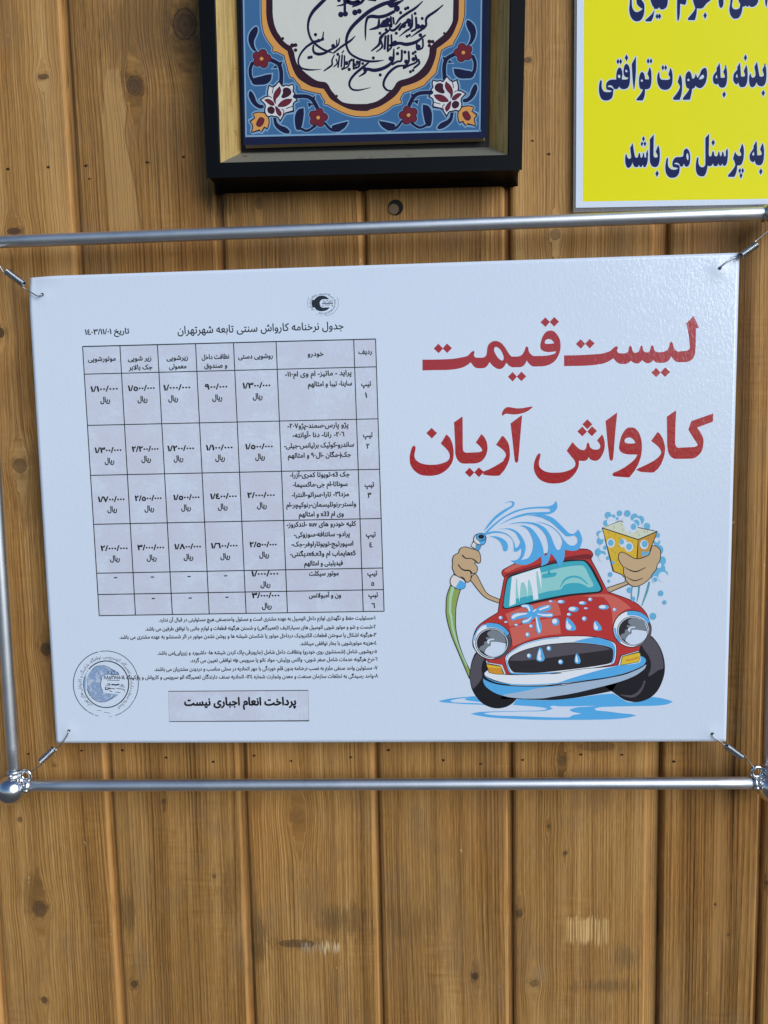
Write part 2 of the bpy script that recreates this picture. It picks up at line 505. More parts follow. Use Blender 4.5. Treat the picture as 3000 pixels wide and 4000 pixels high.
fine = g.noise(g.xyz(g.m('MULTIPLY', U, 900), bo, g.m('MULTIPLY', Z, 10)), 1.0, 3, 0.6)
blot = g.noise(g.xyz(g.m('MULTIPLY', X, 22), bo, g.m('MULTIPLY', Z, 13)), 1.0, 4, 0.6)
saw = g.noise(g.xyz(g.m('MULTIPLY', X, 34), bo, g.m('MULTIPLY', Z, 250)), 1.0, 1, 0.5)
sawm = g.mapr(g.noise(g.xyz(g.m('MULTIPLY', X, 14), bo, g.m('MULTIPLY', Z, 9)), 1.0, 2), 0.52, 0.70)
lamp_ = g.mapr(g.noise(g.xyz(g.m('MULTIPLY', ug, 34), g.m('ADD', bo, 2.0), g.m('MULTIPLY', Z, 2.4)), 1.0, 2), 0.32, 0.66, 0.25, 1.0)
val = g.m('ADD', g.m('MULTIPLY', ring_, 0.33), g.m('ADD', g.m('MULTIPLY', wide, 0.40), g.m('MULTIPLY', fine, 0.27)))
val = g.m('SUBTRACT', val, g.m('MULTIPLY', g.m('SUBTRACT', g.m('MULTIPLY', late, lamp_), 0.20), 0.23))
val = g.m('ADD', val, g.m('MULTIPLY', g.m('SUBTRACT', fib, 0.5), 0.28))
val = g.m('ADD', val, g.m('MULTIPLY', g.m('SUBTRACT', br, 0.5), 0.34))
val = g.m('ADD', val, g.m('MULTIPLY', g.m('MULTIPLY', g.m('SUBTRACT', saw, 0.5), sawm), 0.16))
val = g.m('MULTIPLY_ADD', g.m('SUBTRACT', val, 0.5), 1.03, 0.497)
colr = g.ramp(val, [(0.22, (.085, .038, .011)), (0.36, (.205, .098, .027)), (0.49, (.345, .170, .047)), (0.61, (.48, .255, .080)), (0.78, (.66, .41, .165))])
grey = g.mapr(blot, 0.48, 0.70)
colr = g.mix(g.m('MULTIPLY', grey, 0.42), colr, g.mix(g.m('MULTIPLY', fib, 0.9), (.14, .080, .036), (.36, .215, .10)))
warm = g.mapr(g.noise(g.xyz(g.m('MULTIPLY', X, 9), g.m('ADD', bo, 3.0), g.m('MULTIPLY', Z, 4)), 1.0, 2), 0.45, 0.65)
colr = g.mix(g.m('MULTIPLY', warm, 0.35), colr, (1.0, .80, .58), 'MULTIPLY')
pale = g.mapr(g.noise(g.xyz(g.m('MULTIPLY', ug, 42), g.m('ADD', bo, 5.0), g.m('MULTIPLY', Z, 4.5)), 1.0, 3), 0.56, 0.70)
colr = g.mix(g.m('MULTIPLY', pale, 0.38), colr, (.52, .28, .095))
dk = g.mapr(g.noise(g.xyz(g.m('MULTIPLY', ug, 230), g.m('ADD', bo, 9.0), g.m('MULTIPLY', Z, 3.0)), 1.0, 2), 0.62, 0.72)
colr = g.mix(g.m('MULTIPLY', dk, 0.42), colr, (.11, .055, .022))
# a pale tongue of sapwood below the knot in the second board
def edge_x(P):
    """x of a hand-followed border as a function of z"""
    W = [wx(*p) for p in P]; z0, z1 = min(w[1] for w in W), max(w[1] for w in W); x0, x1 = min(w[0] for w in W) - .001, max(w[0] for w in W) + .001
    n = g.N.new('ShaderNodeValToRGB'); e = n.color_ramp.elements; n.color_ramp.interpolation = 'B_SPLINE'
    g.L.new(g.mapr_lin(Z, z0, z1), n.inputs[0]); W.sort(key=lambda w: w[1])
    while len(e) < len(W): e.new(0.5)
    for el, w in zip(e, W):
        el.position = (w[1] - z0) / (z1 - z0); v = (w[0] - x0) / (x1 - x0); el.color = (v, v, v, 1)
    sx = g.N.new('ShaderNodeSeparateColor'); g.L.new(n.outputs[0], sx.inputs[0])
    return g.m('ADD', g.m('MULTIPLY', sx.outputs[0], x1 - x0), x0)
eL = edge_x([(416, 265), (408, 330), (402, 430), (396, 470), (408, 560), (414, 680), (424, 820), (430, 980)])
eR = edge_x([(470, 275), (478, 340), (498, 410), (496, 450), (485, 520), (498, 580), (520, 680), (536, 780), (552, 900), (560, 980)])
zt, zb = wx(416, 270)[1], wx(430, 985)[1]
tong = g.m('MULTIPLY', g.m('MULTIPLY', g.mapr(g.m('SUBTRACT', X, eL), -.0004, .0008), g.mapr(g.m('SUBTRACT', eR, X), -.0004, .0006)), g.m('MULTIPLY', g.mapr(Z, zb, zb + .03), g.mapr(Z, zt - .002, zt + .001, 1.0, 0.0)))
colr = g.mix(g.m('MULTIPLY', tong, 0.5), colr, (.52, .30, .11))
rimt = g.m('MULTIPLY', g.mapr(g.m('ABSOLUTE', g.m('SUBTRACT', X, eR)), .0003, .0011, 1.0, 0.0), g.m('MULTIPLY', g.mapr(Z, zb, zb + .03), g.mapr(Z, zt - .004, zt, 1.0, 0.0)))
colr = g.mix(g.m('MULTIPLY', rimt, 0.45), colr, (.10, .055, .022))
# stains: centre, radii (pixels), colour, strength
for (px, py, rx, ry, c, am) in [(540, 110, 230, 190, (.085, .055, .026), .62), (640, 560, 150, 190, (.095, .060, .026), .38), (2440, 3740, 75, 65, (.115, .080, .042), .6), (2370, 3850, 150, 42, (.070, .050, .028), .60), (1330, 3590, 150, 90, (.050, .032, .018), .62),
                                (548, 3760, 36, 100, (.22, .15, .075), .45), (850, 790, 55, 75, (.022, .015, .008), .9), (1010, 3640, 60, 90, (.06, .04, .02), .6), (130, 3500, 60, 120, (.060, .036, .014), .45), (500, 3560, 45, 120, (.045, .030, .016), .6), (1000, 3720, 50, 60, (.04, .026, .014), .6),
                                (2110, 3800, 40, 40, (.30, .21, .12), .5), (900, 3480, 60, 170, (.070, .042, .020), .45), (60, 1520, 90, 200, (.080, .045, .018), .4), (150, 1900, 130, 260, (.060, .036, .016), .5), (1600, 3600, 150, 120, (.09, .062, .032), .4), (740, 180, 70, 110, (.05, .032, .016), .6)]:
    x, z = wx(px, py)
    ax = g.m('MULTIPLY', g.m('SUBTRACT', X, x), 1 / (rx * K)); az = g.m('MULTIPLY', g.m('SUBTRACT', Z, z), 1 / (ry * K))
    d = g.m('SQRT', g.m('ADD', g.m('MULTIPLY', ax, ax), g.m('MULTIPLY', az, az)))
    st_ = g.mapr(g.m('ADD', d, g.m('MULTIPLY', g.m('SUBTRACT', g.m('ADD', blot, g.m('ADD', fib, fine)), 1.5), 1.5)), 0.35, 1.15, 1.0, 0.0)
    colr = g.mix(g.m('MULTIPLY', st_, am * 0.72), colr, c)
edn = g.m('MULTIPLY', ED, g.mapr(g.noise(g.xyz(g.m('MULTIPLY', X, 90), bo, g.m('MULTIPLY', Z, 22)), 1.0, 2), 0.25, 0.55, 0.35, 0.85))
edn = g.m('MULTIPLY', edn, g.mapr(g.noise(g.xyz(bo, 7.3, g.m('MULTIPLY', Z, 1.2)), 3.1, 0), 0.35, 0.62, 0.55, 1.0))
colr = g.mix(g.m('MULTIPLY', edn, g.m('ADD', 0.45, g.m('MULTIPLY', fine, 0.7))), colr, (.66, .34, .11))  # right-facing edges painted lighter orange, as the light from the right catches them
# knots
kn = None; halo = None; rim = None
warp = g.m('MULTIPLY', g.m('SUBTRACT', g.noise(g.xyz(g.m('MULTIPLY', X, 160), 0.0, g.m('MULTIPLY', Z, 160)), 1.0, 2), 0.5), 0.5)
dmin = None; dark = None
for kx, kz, rx, rz, dkk in KW:
    ax = g.m('DIVIDE', g.m('SUBTRACT', X, kx), rx); az = g.m('DIVIDE', g.m('SUBTRACT', Z, kz), rz)
    d = g.m('SQRT', g.m('ADD', g.m('MULTIPLY', ax, ax), g.m('MULTIPLY', az, az)))
    w = g.m('MULTIPLY', g.mapr(d, 0.96, 1.12, 1.0, 0.0), dkk)
    dark = w if dark is None else g.m('MAXIMUM', dark, w)
    h = g.m('MULTIPLY', g.mapr(d, 0.9, 2.6, 1.0, 0.0), min(1.0, dkk))
    halo = h if halo is None else g.m('MAXIMUM', halo, h)
    dmin = d if dmin is None else g.m('MINIMUM', dmin, d)
dmn = g.m('ADD', dmin, warp)
kcr = g.noise(g.xyz(g.m('MULTIPLY', X, 300), 1.0, g.m('MULTIPLY', Z, 300)), 1.0, 3, .7)
kcol = g.ramp(g.m('ADD', g.m('MULTIPLY', dmn, 0.5), g.m('MULTIPLY', g.m('SUBTRACT', kcr, 0.5), 0.16)), [(0.0, (.055, .030, .016)), (0.15, (.110, .062, .034)), (0.30, (.075, .042, .022)), (0.40, (.15, .080, .036)), (0.465, (.050, .028, .013)), (0.52, (.19, .105, .04))])
smear = g.m('MULTIPLY', halo, g.mapr(g.noise(g.xyz(g.m('MULTIPLY', X, 260), bo, g.m('MULTIPLY', Z, 150)), 1.0, 3), 0.42, 0.60))
colr = g.mix(g.m('MULTIPLY', smear, 0.55), colr, (.085, .048, .022))
colr = g.mix(g.m('MINIMUM', g.m('MULTIPLY', dark, 0.95), 1.0), colr, kcol)
# nail dents
nm = None
for px, py in NAILS:
    x, z = wx(px, py)
    ax = g.m('MULTIPLY', g.m('SUBTRACT', X, x), 1 / 0.0019); az = g.m('MULTIPLY', g.m('SUBTRACT', Z, z), 1 / 0.0013)
    d = g.m('ADD', g.m('MULTIPLY', ax, ax), g.m('MULTIPLY', az, az))
    nm = d if nm is None else g.m('MINIMUM', nm, d)
nd = g.mapr(g.m('ADD', nm, g.m('MULTIPLY', g.m('SUBTRACT', g.m('ADD', kcr, fib), 1.0), 2.2)), 0.15, 0.95, 1.0, 0.0)
colr = g.mix(nd, colr, (.020, .012, .007))
# two scraped, unstained patches and a scatter of chips
def patch(px0, py0, px1, py1, col, lo, hi, amount):
    global colr
    x0, z1 = wx(px0, py0); x1, z0 = wx(px1, py1)
    jag = g.m('MULTIPLY', g.m('SUBTRACT', g.noise(g.xyz(g.m('MULTIPLY', X, 700), 0.0, g.m('MULTIPLY', Z, 3)), 1.0, 1), 0.5), 0.022)
    zz = g.m('ADD', Z, jag)
    b = g.m('MULTIPLY', g.m('MULTIPLY', g.mapr(X, x0 - .003, x0 + .003), g.mapr(X, x1 - .003, x1 + .003, 1.0, 0.0)),
            g.m('MULTIPLY', g.mapr(zz, z0 - .003, z0 + .004), g.mapr(zz, z1 - .002, z1 + .002, 1.0, 0.0)))
    st = g.mapr(g.noise(g.xyz(g.m('MULTIPLY', X, 620), 2.0, g.m('MULTIPLY', Z, 8)), 1.0, 2), lo, hi)
    colr = g.mix(g.m('MULTIPLY', g.m('MULTIPLY', b, st), amount), colr, col)
patch(2214, 3588, 2374, 3686, (.74, .47, .19), 0.42, 0.56, 0.9)
patch(1255, 3684, 1330, 3716, (.70, .52, .28), 0.40, 0.56, 0.85)
patch(1395, 3700, 1415, 3780, (.46, .32, .17), 0.48, 0.64, 0.45)
patch(1180, 3694, 1260, 3718, (.42, .36, .27), 0.40, 0.56, 0.6)
chip = g.mapr(g.noise(g.xyz(g.m('MULTIPLY', X, 210), bo, g.m('MULTIPLY', Z, 95)), 1.0, 2), 0.755, 0.79)
colr = g.mix(g.m('MULTIPLY', chip, 0.75), colr, (.60, .46, .26))
g.L.new(colr, g.b.inputs['Base Color'])
g.b.inputs['Roughness'].default_value = 0.55; g.b.inputs['Specular IOR Level'].default_value = 0.14
hgt = g.m('ADD', g.m('SUBTRACT', g.m('MULTIPLY', ring_, 0.5), g.m('MULTIPLY', late, 0.3)), g.m('ADD', g.m('MULTIPLY', fine, 0.5), g.m('MULTIPLY', g.m('MULTIPLY', saw, sawm), 0.35)))
hgt = g.m('SUBTRACT', hgt, g.m('ADD', g.m('MULTIPLY', nd, 1.5), g.m('MULTIPLY', dark, 0.25)))
bp = g.N.new('ShaderNodeBump'); bp.inputs['Strength'].default_value = 0.6; bp.inputs['Distance'].default_value = 0.0011
g.L.new(hgt, bp.inputs['Height']); g.L.new(bp.outputs[0], g.b.inputs['Normal'])

wall = link_mesh('wooden_wall', verts, faces, [wood])
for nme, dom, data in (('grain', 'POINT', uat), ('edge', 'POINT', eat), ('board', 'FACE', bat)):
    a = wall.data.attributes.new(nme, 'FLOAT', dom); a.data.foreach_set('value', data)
tag(wall, 'brown stained pine board wall with knots and nail dents behind the poster', 'wall')
# a bored hole with its sunken plug, under the picture frame
hx, hz = wx(1545, 811)
V, F = [], []
V += [Vector((hx + .0066 * math.cos(t * math.pi / 14), WALL - .0003, hz + .0066 * math.sin(t * math.pi / 14))) for t in range(28)]; F.append(tuple(range(28))[::-1])
link_mesh('bored_hole', V, F, [plain('hole_dark', (.012, .008, .005), .9)], parent=wall)
V, F = [], []
tube(V, F, [Vector((hx - .0018, WALL + .002, hz - .0014)), Vector((hx - .0018, WALL - .0008, hz - .0014)), Vector((hx - .0018, WALL - .0011, hz - .0014))], [.0045, .0045, .0038], 20)
link_mesh('wood_plug', V, F, [plain('plug_wood', (.17, .105, .05), .7)], parent=wall)

# ------------------------------------------------------------------ the rod frame that stretches the poster
def metal(name, col, rough, aniso=False, scr=0.0):
    m = bpy.data.materials.new(name); q = G(m)
    q.b.inputs['Metallic'].default_value = 1.0; q.b.inputs['Base Color'].default_value = (*col, 1)
    ge = q.N.new('ShaderNodeNewGeometry')
    n = q.noise(ge.outputs['Position'], 700, 3); n2 = q.noise(ge.outputs['Position'], 45, 2)
    v = q.m('ADD', q.m('MULTIPLY', n, 0.5), q.m('MULTIPLY', n2, 0.5))
    q.L.new(q.mapr(v, 0.3, 0.7, rough * 0.93, rough * 1.07), q.b.inputs['Roughness'])
    q.L.new(q.ramp(v, [(0.3, tuple(c * 0.93 for c in col)), (0.52, col)]), q.b.inputs['Base Color'])
    if scr:
        b2 = q.N.new('ShaderNodeBump'); b2.inputs['Strength'].default_value = scr; b2.inputs['Distance'].default_value = 0.0004
        q.L.new(n, b2.inputs['Height']); q.L.new(b2.outputs[0], q.b.inputs['Normal'])
    return m
alu = metal('brushed_aluminium', (.70, .71, .72), 0.46)
chrome = metal('chrome', (.72, .73, .74), 0.20, scr=0.14)
cast = metal('cast_zinc', (.62, .63, .64), 0.30, scr=0.2)
wire = metal('spring_steel', (.46, .47, .48), 0.20)

YR = -0.002                              # depth of the rods' axes
BL, BR, TL = at(59, 3069, YR), at(3006, 3058, YR), at(-79, 948, YR)
TRc = at(3056, 832, YR)
frame = empty('rod_frame', (0, 0, 0))
tag(frame, 'square frame of thin aluminium rods with chrome ball corners around the poster', 'display frame')
for a, b, ea, eb in ((TL, TRc, .013, .013), (BL, BR, .0150, .0150), (BL, TL, .0155, .0155), (BR, TRc, .0155, .0155)):
    d = (b - a).normalized(); V, F = [], []
    p, q = a + d * ea, b - d * eb
    tube(V, F, [p, p + d * .0004] + [p + (q - p) * k / 20 for k in range(1, 20)] + [q - d * .0004, q], [.0046, .0051] + [.0051] * 19 + [.0051, .0046], 28)
    o = link_mesh('rod', V, F, [alu], parent=frame)
    for pl in o.data.polygons: pl.use_smooth = len(pl.vertices) == 4
EYES = {}
for key, c, ix, iz in (('bl', BL, 1, 1), ('br', BR, -1, 1), ('tl', TL, 1, -1), ('tr', TRc, -1, -1)):
    V, F = [], []
    ball(V, F, c + Vector((-.0026 * ix, 0.0, -.0034 * iz)), .0136)
    cb = link_mesh('corner_ball', V, F, [chrome], parent=frame, smooth=True)
    e = c + Vector((.0113 * ix + (.0085 if key == 'tr' else 0), -.0005, .0103 * iz + (.003 if key == 'tr' else 0))); EYES[key] = e
    V, F = [], []
    torus(V, F, e, Vector((.12 * ix, 1, .1)), .0046, .0016)
    tube(V, F, [e + Vector((-.0035 * ix, 0, -.0035 * iz)), c], .0026, 12)
    link_mesh('eyelet', V, F, [chrome], parent=cb, smooth=True)
    for d in (Vector((ix, 0, 0)), Vector((0, 0, iz))):
        V, F = [], []
        d = d + (Vector((0, 0, .002)) if d.x else Vector((-.06 * (1 if key[1] == 'l' else -1) * 0, 0, 0)))
        p = c + d * .0088
        tube(V, F, [p, p + d * .0012, p + d * .0016, p + d * .0034, p + d * .0038, p + d * .0056, p + d * .0060, p + d * .0072], [.0060, .0064, .0052, .0052, .0066, .0066, .0056, .0054], 20)
        sd2 = Vector((0, -1, 0))
        ball(V, F, p + d * .0046 + sd2 * .0058 + Vector((0, 0, -.002)), .0022, 12, 8)
        ball(V, F, p + d * .0020 + sd2 * .0050 + Vector((.0, 0, .0026)), .0017, 12, 8)
        link_mesh('collar', V, F, [cast], parent=cb, smooth=True)

# ------------------------------------------------------------------ four springs from the eyelets to the poster's corner holes
HOLES = {'tl': at(167, 1151, 0), 'bl': at(271, 2853, 0), 'br': at(2781, 2865, 0), 'tr': at(2810, 1049, 0)}
def spring(key, p0, p1, via, label, turns):
    """wire from the poster's hole by way of `via`, a close-wound coil from p0 to p1, then on to the eyelet"""
    a, b = at(*p0, -.0035), at(*p1, -.0030)
    h = HOLES[key]; e = EYES[key]
    ax = (b - a); ln = ax.length; ax.normalize()
    s1 = ax.cross(Vector((0, 1, 0))).normalized(); s2 = ax.cross(s1).normalized()
    r = .0026; pts = []
    n = turns * 18
    coil = [a + ax * ln * i / n + (s1 * math.cos(2 * math.pi * i / 18) + s2 * math.sin(2 * math.pi * i / 18)) * r for i in range(n + 1)]
    tail = [h + Vector((0, .003, 0)), h + Vector((0, -.0008, 0))] + [at(x, y, -.0022) for x, y in via]
    V, F = [], []
    tube(V, F, coil, .00047, 8)
    o = link_mesh('tension_spring', V, F, [wire], smooth=True)
    def soft(P):
        out = []
        for i in range(len(P) - 1):
            for k in range(6):
                t = k / 6; p_1, p_2 = P[max(0, i - 1)], P[min(len(P) - 1, i + 2)]
                m0, m1 = (P[i + 1] - p_1) * .5, (p_2 - P[i]) * .5
                out.append(P[i] * (2*t**3-3*t*t+1) + m0 * (t**3-2*t*t+t) + P[i+1] * (-2*t**3+3*t*t) + m1 * (t**3-t*t))
        return out + [P[-1]]
    V, F = [], []
    tube(V, F, soft(tail + [coil[0]]), .00050, 8)
    link_mesh('hook', V, F, [wire], parent=o, smooth=True)
    V, F = [], []
    d = (e - coil[-1]).normalized()
    tube(V, F, soft([coil[-1], coil[-1] + d * .002 + ax * .001, e - d * .006 + Vector((0, -.001, 0)), e - d * .0042 + Vector((0, -.0024, 0)), e - d * .0026 + Vector((0, .001, 0))]), .00050, 8)
    link_mesh('hook', V, F, [wire], parent=o, smooth=True)
    tag(o, label, 'spring', 'coil springs stretching the poster')
spring('tl', (93, 1110), (26, 1060), [(150, 1157), (131, 1148), (110, 1135)], "small steel coil spring at the poster's upper left corner", 18)
spring('bl', (210, 2926), (159, 2974), [(262, 2873), (240, 2905), (222, 2922)], "steel coil spring at the poster's lower left corner, above the whole chrome ball", 15)
spring('br', (2838, 2914), (2897, 2957), [(2790, 2879), (2812, 2896), (2830, 2910)], "steel coil spring at the poster's lower right corner, below the cartoon car", 16)
spring('tr', (2895, 997), (2955, 955), [(2830, 1030), (2862, 1010), (2878, 1002)], "steel coil spring at the poster's upper right corner, below the yellow notice", 15)

# ------------------------------------------------------------------ the yellow notice, upper right
YN = WALL - .0055
notice = empty('yellow_notice', at(2600, 500, YN))
tag(notice, 'laminated yellow notice with bold blue Persian lettering and a white border', 'notice')
clear = bpy.data.materials.new('laminate_rim'); nt, N, L, b = nodes(clear)
b.inputs['Base Color'].default_value = (.80, .84, .86, 1); b.inputs['Roughness'].default_value = 0.12
b.inputs['Alpha'].default_value = 0.12
def slab(name, quad, y0, y1, mat, parent, grow=0.0):
    V = [Vector((p.x, y0, p.z)) for p in quad] + [Vector((p.x, y1, p.z)) for p in quad]
    return link_mesh(name, V, [(0, 1, 2, 3), (7, 6, 5, 4), (0, 4, 5, 1), (1, 5, 6, 2), (2, 6, 7, 3), (3, 7, 4, 0)], [mat], parent=parent)
white = film((.74, .80, .88), 'satin')
yq = lambda *P: [at(x, y, YN) for x, y in P]
slab('laminate_rim', yq((2239, 829), (3345, 809), (3385, -560), (2248, -560)), YN, YN + .0006, clear, notice)
slab('paper', yq((2249, 812), (3325, 792), (3362, -540), (2257, -540)), YN - .0002, YN + .0004, white, notice)
ys = Sheet(YN - .0002, 'satin')
YEL = (.90, .81, .006)
ys.poly([[(2276.5, 787.5), (3295, 772), (3330, -510), (2284, -510)]], YEL)
ys.build('yellow_panel', notice)
crop('h', 2200, 0, 500); crop('i', 2600, 0, 400); crop('j', 2320, 200, 340); crop('k', 2660, 200, 340); crop('l', 2420, 400, 300); crop('m', 2700, 500, 300)
NAVY = (.004, .012, .085); PALE = (.66, .74, .78)
LET = [  # outline, holes
 ('h 865,-60* 862,40 855,120 868,200 905,258 955,278 1005,262 1040,205 1053,120 1048,50 1020,5 1000,-20 1000,-60* 945,-60* 948,10 960,60 995,95 1030,117* 990,145 950,157 915,135 893,85 890,0 895,-60*', []),
 ('h 1125,-60* 1128,0* 1155,70 1180,110 1170,150 1130,200 1062,262* 1075,278* 1140,278* 1165,230 1180,150 1185,118 1225,115 1240,95* 1265,120 1300,122 1340,90 1355,30 1358,-60*', []),
 ('h 1217,175* 1240,210* 1217,250* 1195,213*', []), ('h 1247,173* 1272,210* 1248,250* 1225,213*', []),
 ('i 185,-60* 185,0 185,200 190,320 200,340 215,320 230,230 235,110 238,62* 280,72 315,78 335,30 345,-60*', []),
 ('i 435,-60* 445,20 475,115 478,140 450,190 360,300* 365,325 475,328* 500,230 508,135* 560,140 610,125 660,60 730,5* 740,-60*', []),
 ('i 640,197* 669,250* 639,308* 611,252*', []), ('i 858,-60* 858,20 870,100 893,130 920,115 938,60 938,-60*', []),
 ('i 1055,-60* 1045,60 1032,150 1045,230 1085,290 1130,305 1190,285 1230,210 1248,110* 1280,105 1292,88* 1315,108 1340,105 1350,80* 1375,110 1420,112 1470,80 1500,20 1505,-60* 1190,-60* 1180,10 1205,60 1205,100 1190,135 1140,152 1095,140 1075,95 1085,20 1100,-60*', []),
 ('i 1605,-60* 1615,60 1630,108 1645,60 1659,-60*', []),
 ('j 625,240 668,285 688,380 690,500 682,610 655,685 600,722 540,722 505,705 482,675* 455,712 420,726 385,715* 368,760 365,820 340,895 290,930 220,942 150,915 110,840 95,740 100,640 115,575 133,548 150,575 148,650 155,710 190,765 245,780 310,778 342,755* 290,742 245,730 232,690 232,640 250,590 300,550 360,540 425,540* 425,470 435,390 460,330 495,312 520,330 540,390 542,450 530,540* 600,540 640,530 655,500* 610,498 575,460 562,410 565,350 585,270',
  ['j 615,352 640,380 635,398 615,402 598,385 600,365', 'j 480,445 505,480 485,517 455,480']),
 ('j 620,60* 655,125* 622,193* 587,125*', []), ('j 457,140* 487,197* 456,254* 430,198*', []), ('j 510,140* 537,197* 510,254* 482,198*', []),
 ('j 720,247* 795,103* 800,110 800,400 775,690 765,728 755,700 735,520', []),
 ('j 920,395 955,430 975,510 978,535 1050,535* 1045,490 1018,435* 1063,302* 1090,370 1098,480 1095,600 1070,690 1030,722 975,727* 975,760 965,860 930,940* 820,940* 810,915* 880,830 920,765 930,728* 885,715 862,660 858,560 865,480 890,415', ['j 910,535 932,560 925,580 905,580 892,560']),
 ('j 1033,130* 1062,190* 1033,245* 1006,190*', []), ('j 1088,130* 1113,187* 1088,243* 1060,190*', []),
 ('j 1240,398 1250,440 1255,490 1280,535 1340,545 1410,545 1450,520 1440,480 1417,445* 1460,310* 1490,390 1500,500 1490,620 1450,700 1390,735 1330,735 1270,710 1220,630 1205,540 1212,450', []),
 ('j 1312,258* 1342,315* 1312,370* 1287,313*', []), ('j 1368,258* 1395,313* 1368,368* 1340,315*', []),
 ('i 232,1205* 260,1270 268,1370 262,1500 230,1618* 130,1620* 118,1590* 190,1500 228,1430 232,1400 195,1325*', []),
 ('i 378,1152 410,1185 425,1240 430,1270 455,1270 475,1240 488,1190* 505,1235 520,1260 550,1210 585,1130 630,1098 660,1115 672,1180 668,1260 645,1350 600,1410 555,1430 510,1415 485,1390* 465,1425 430,1440* 422,1500 395,1615* 285,1620* 278,1590* 350,1500 380,1450 380,1440* 340,1415 322,1350 320,1260 335,1190',
  ['i 540,1288* 560,1245 600,1210 620,1225 620,1255 590,1280', 'i 370,1275 388,1295 378,1312 360,1312 350,1295']),
 ('i 875,1018* 888,1130 890,1220 895,1260* 950,1258 960,1235 945,1195 933,1165* 978,1060* 995,1150 998,1260 985,1360 950,1415 900,1420 870,1400 850,1355* 820,1370 780,1345 765,1290 775,1220 825,1150 825,1105*', ['i 832,1210* 838,1270* 812,1262 815,1235']),
 ('i 950,1478* 977,1530* 945,1588* 918,1528*', []),
 ('i 1205,1012* 1215,1120 1222,1240* 1275,1238 1285,1210 1265,1150* 1308,1048* 1325,1120 1330,1250 1315,1350 1280,1405 1220,1412 1195,1390 1175,1335* 1160,1365 1130,1358 1098,1310 1095,1250 1110,1190 1160,1125 1158,1090*', ['i 1160,1195* 1168,1257* 1140,1247 1145,1220']),
 ('i 1297,880* 1320,935* 1294,990* 1265,935*', []),
 ('i 1480,1000* 1495,1080 1515,1200 1530,1240 1580,1235 1590,1205 1565,1135* 1612,1035* 1630,1120 1635,1230 1620,1340 1580,1395 1525,1395 1490,1370 1475,1330* 1450,1385 1410,1415 1370,1395 1352,1320 1355,1230 1375,1192 1390,1240 1420,1260 1455,1225 1450,1150 1437,1085*', []),
 ('i 1583,1455* 1610,1505* 1580,1562* 1553,1508*', []),
 ('l 285,878* 300,980 320,1100 340,1180 370,1195 395,1180 410,1120 430,1090 445,1120 455,1180 475,1195 495,1170 505,1105 515,1090 528,1110 540,1180 560,1195 575,1170 572,1105* 608,1022* 615,1100 612,1230 595,1330 560,1395 530,1400 510,1370 502,1345* 480,1390 450,1398 430,1375 418,1350* 400,1390 350,1400 310,1375 280,1295* 250,1375 200,1415 160,1400 130,1330 120,1230 130,1140 150,1118 165,1170 195,1215 240,1205 250,1170 228,985*', []),
 ('l 518,727* 550,787* 517,850* 485,787*', []), ('l 487,838* 514,885* 486,955* 455,897*', []), ('l 548,838* 580,890* 548,958* 518,890*', []),
 ('l 655,795* 735,697* 740,705 735,1100 740,1170 770,1190 810,1185 825,1165 815,1130 780,1065* 835,922* 860,1000 872,1110 865,1260 840,1350 800,1392 740,1395 695,1370 660,1300 652,1200', []),
 ('l 812,1467* 848,1538* 808,1612* 773,1540*', []),
 ('l 1450,998 1490,1030 1520,1110 1528,1210 1515,1320 1480,1380 1440,1388 1410,1370 1390,1325* 1365,1380 1330,1390 1295,1370* 1300,1420 1285,1530 1230,1605 1150,1630 1070,1615 1010,1540 988,1430 995,1320 1015,1220 1035,1193 1050,1220 1045,1310 1060,1390 1110,1440 1170,1455 1230,1445 1267,1420* 1200,1405 1155,1390 1140,1340 1150,1270 1190,1205 1240,1180 1310,1180 1365,1165 1380,1120 1385,1060 1410,1015', ['l 1465,1095 1490,1150 1490,1220 1475,1248 1455,1220 1443,1150']),
 ('m 305,215* 387,122* 388,140 383,400 380,560 395,610 420,612 440,590 455,520 475,500 490,530 500,590 530,612 560,605 575,570 588,520 600,510 612,540 622,595 640,615 655,595 668,530 682,508 697,530 710,600 730,612 748,590 745,500* 780,440* 792,500 790,640 770,760 735,815 700,815 680,790 672,765* 650,810 620,818 598,795 585,765* 560,820 500,820 480,800 470,765* 440,815 400,825 355,815* 345,880 320,970 280,1035 220,1047 150,1020 110,950 98,850 105,740 125,650 145,630 158,660 155,740 175,810 220,845 270,840 300,800 305,740', []),
 ('m 475,243* 512,315* 472,390* 437,318*', []),
 ('m 948,508* 965,545 1000,590 1040,605 1075,590 1080,565 1045,490* 1102,335* 1130,410 1140,520 1130,660 1100,760 1060,805 995,810* 988,900 965,990 930,1057* 800,1057* 795,1020* 880,920 935,840 950,790 935,730 903,660*', []),
 ('m 1052,865* 1078,910* 1052,990* 1017,925*', []), ('m 1112,860* 1143,920* 1110,988* 1082,915*', []), ('m 1075,965* 1108,1025* 1075,1098* 1042,1028*', []),
 ('m 1412,270* 1420,380 1425,540 1430,590* 1500,585 1522,560 1510,510 1485,465* 1540,320* 1565,400 1575,520 1565,680 1535,770 1490,805 1430,800 1395,775 1368,705* 1340,740 1290,715 1260,650 1270,560 1345,440 1345,390*', ['m 1355,510* 1362,595* 1318,585 1328,545']),
 ('m 1505,870* 1542,940* 1500,1012* 1465,945*', [])]
def CROPSY(s):
    P = parse(s); return sum(p[1] for p in P) / len(P)
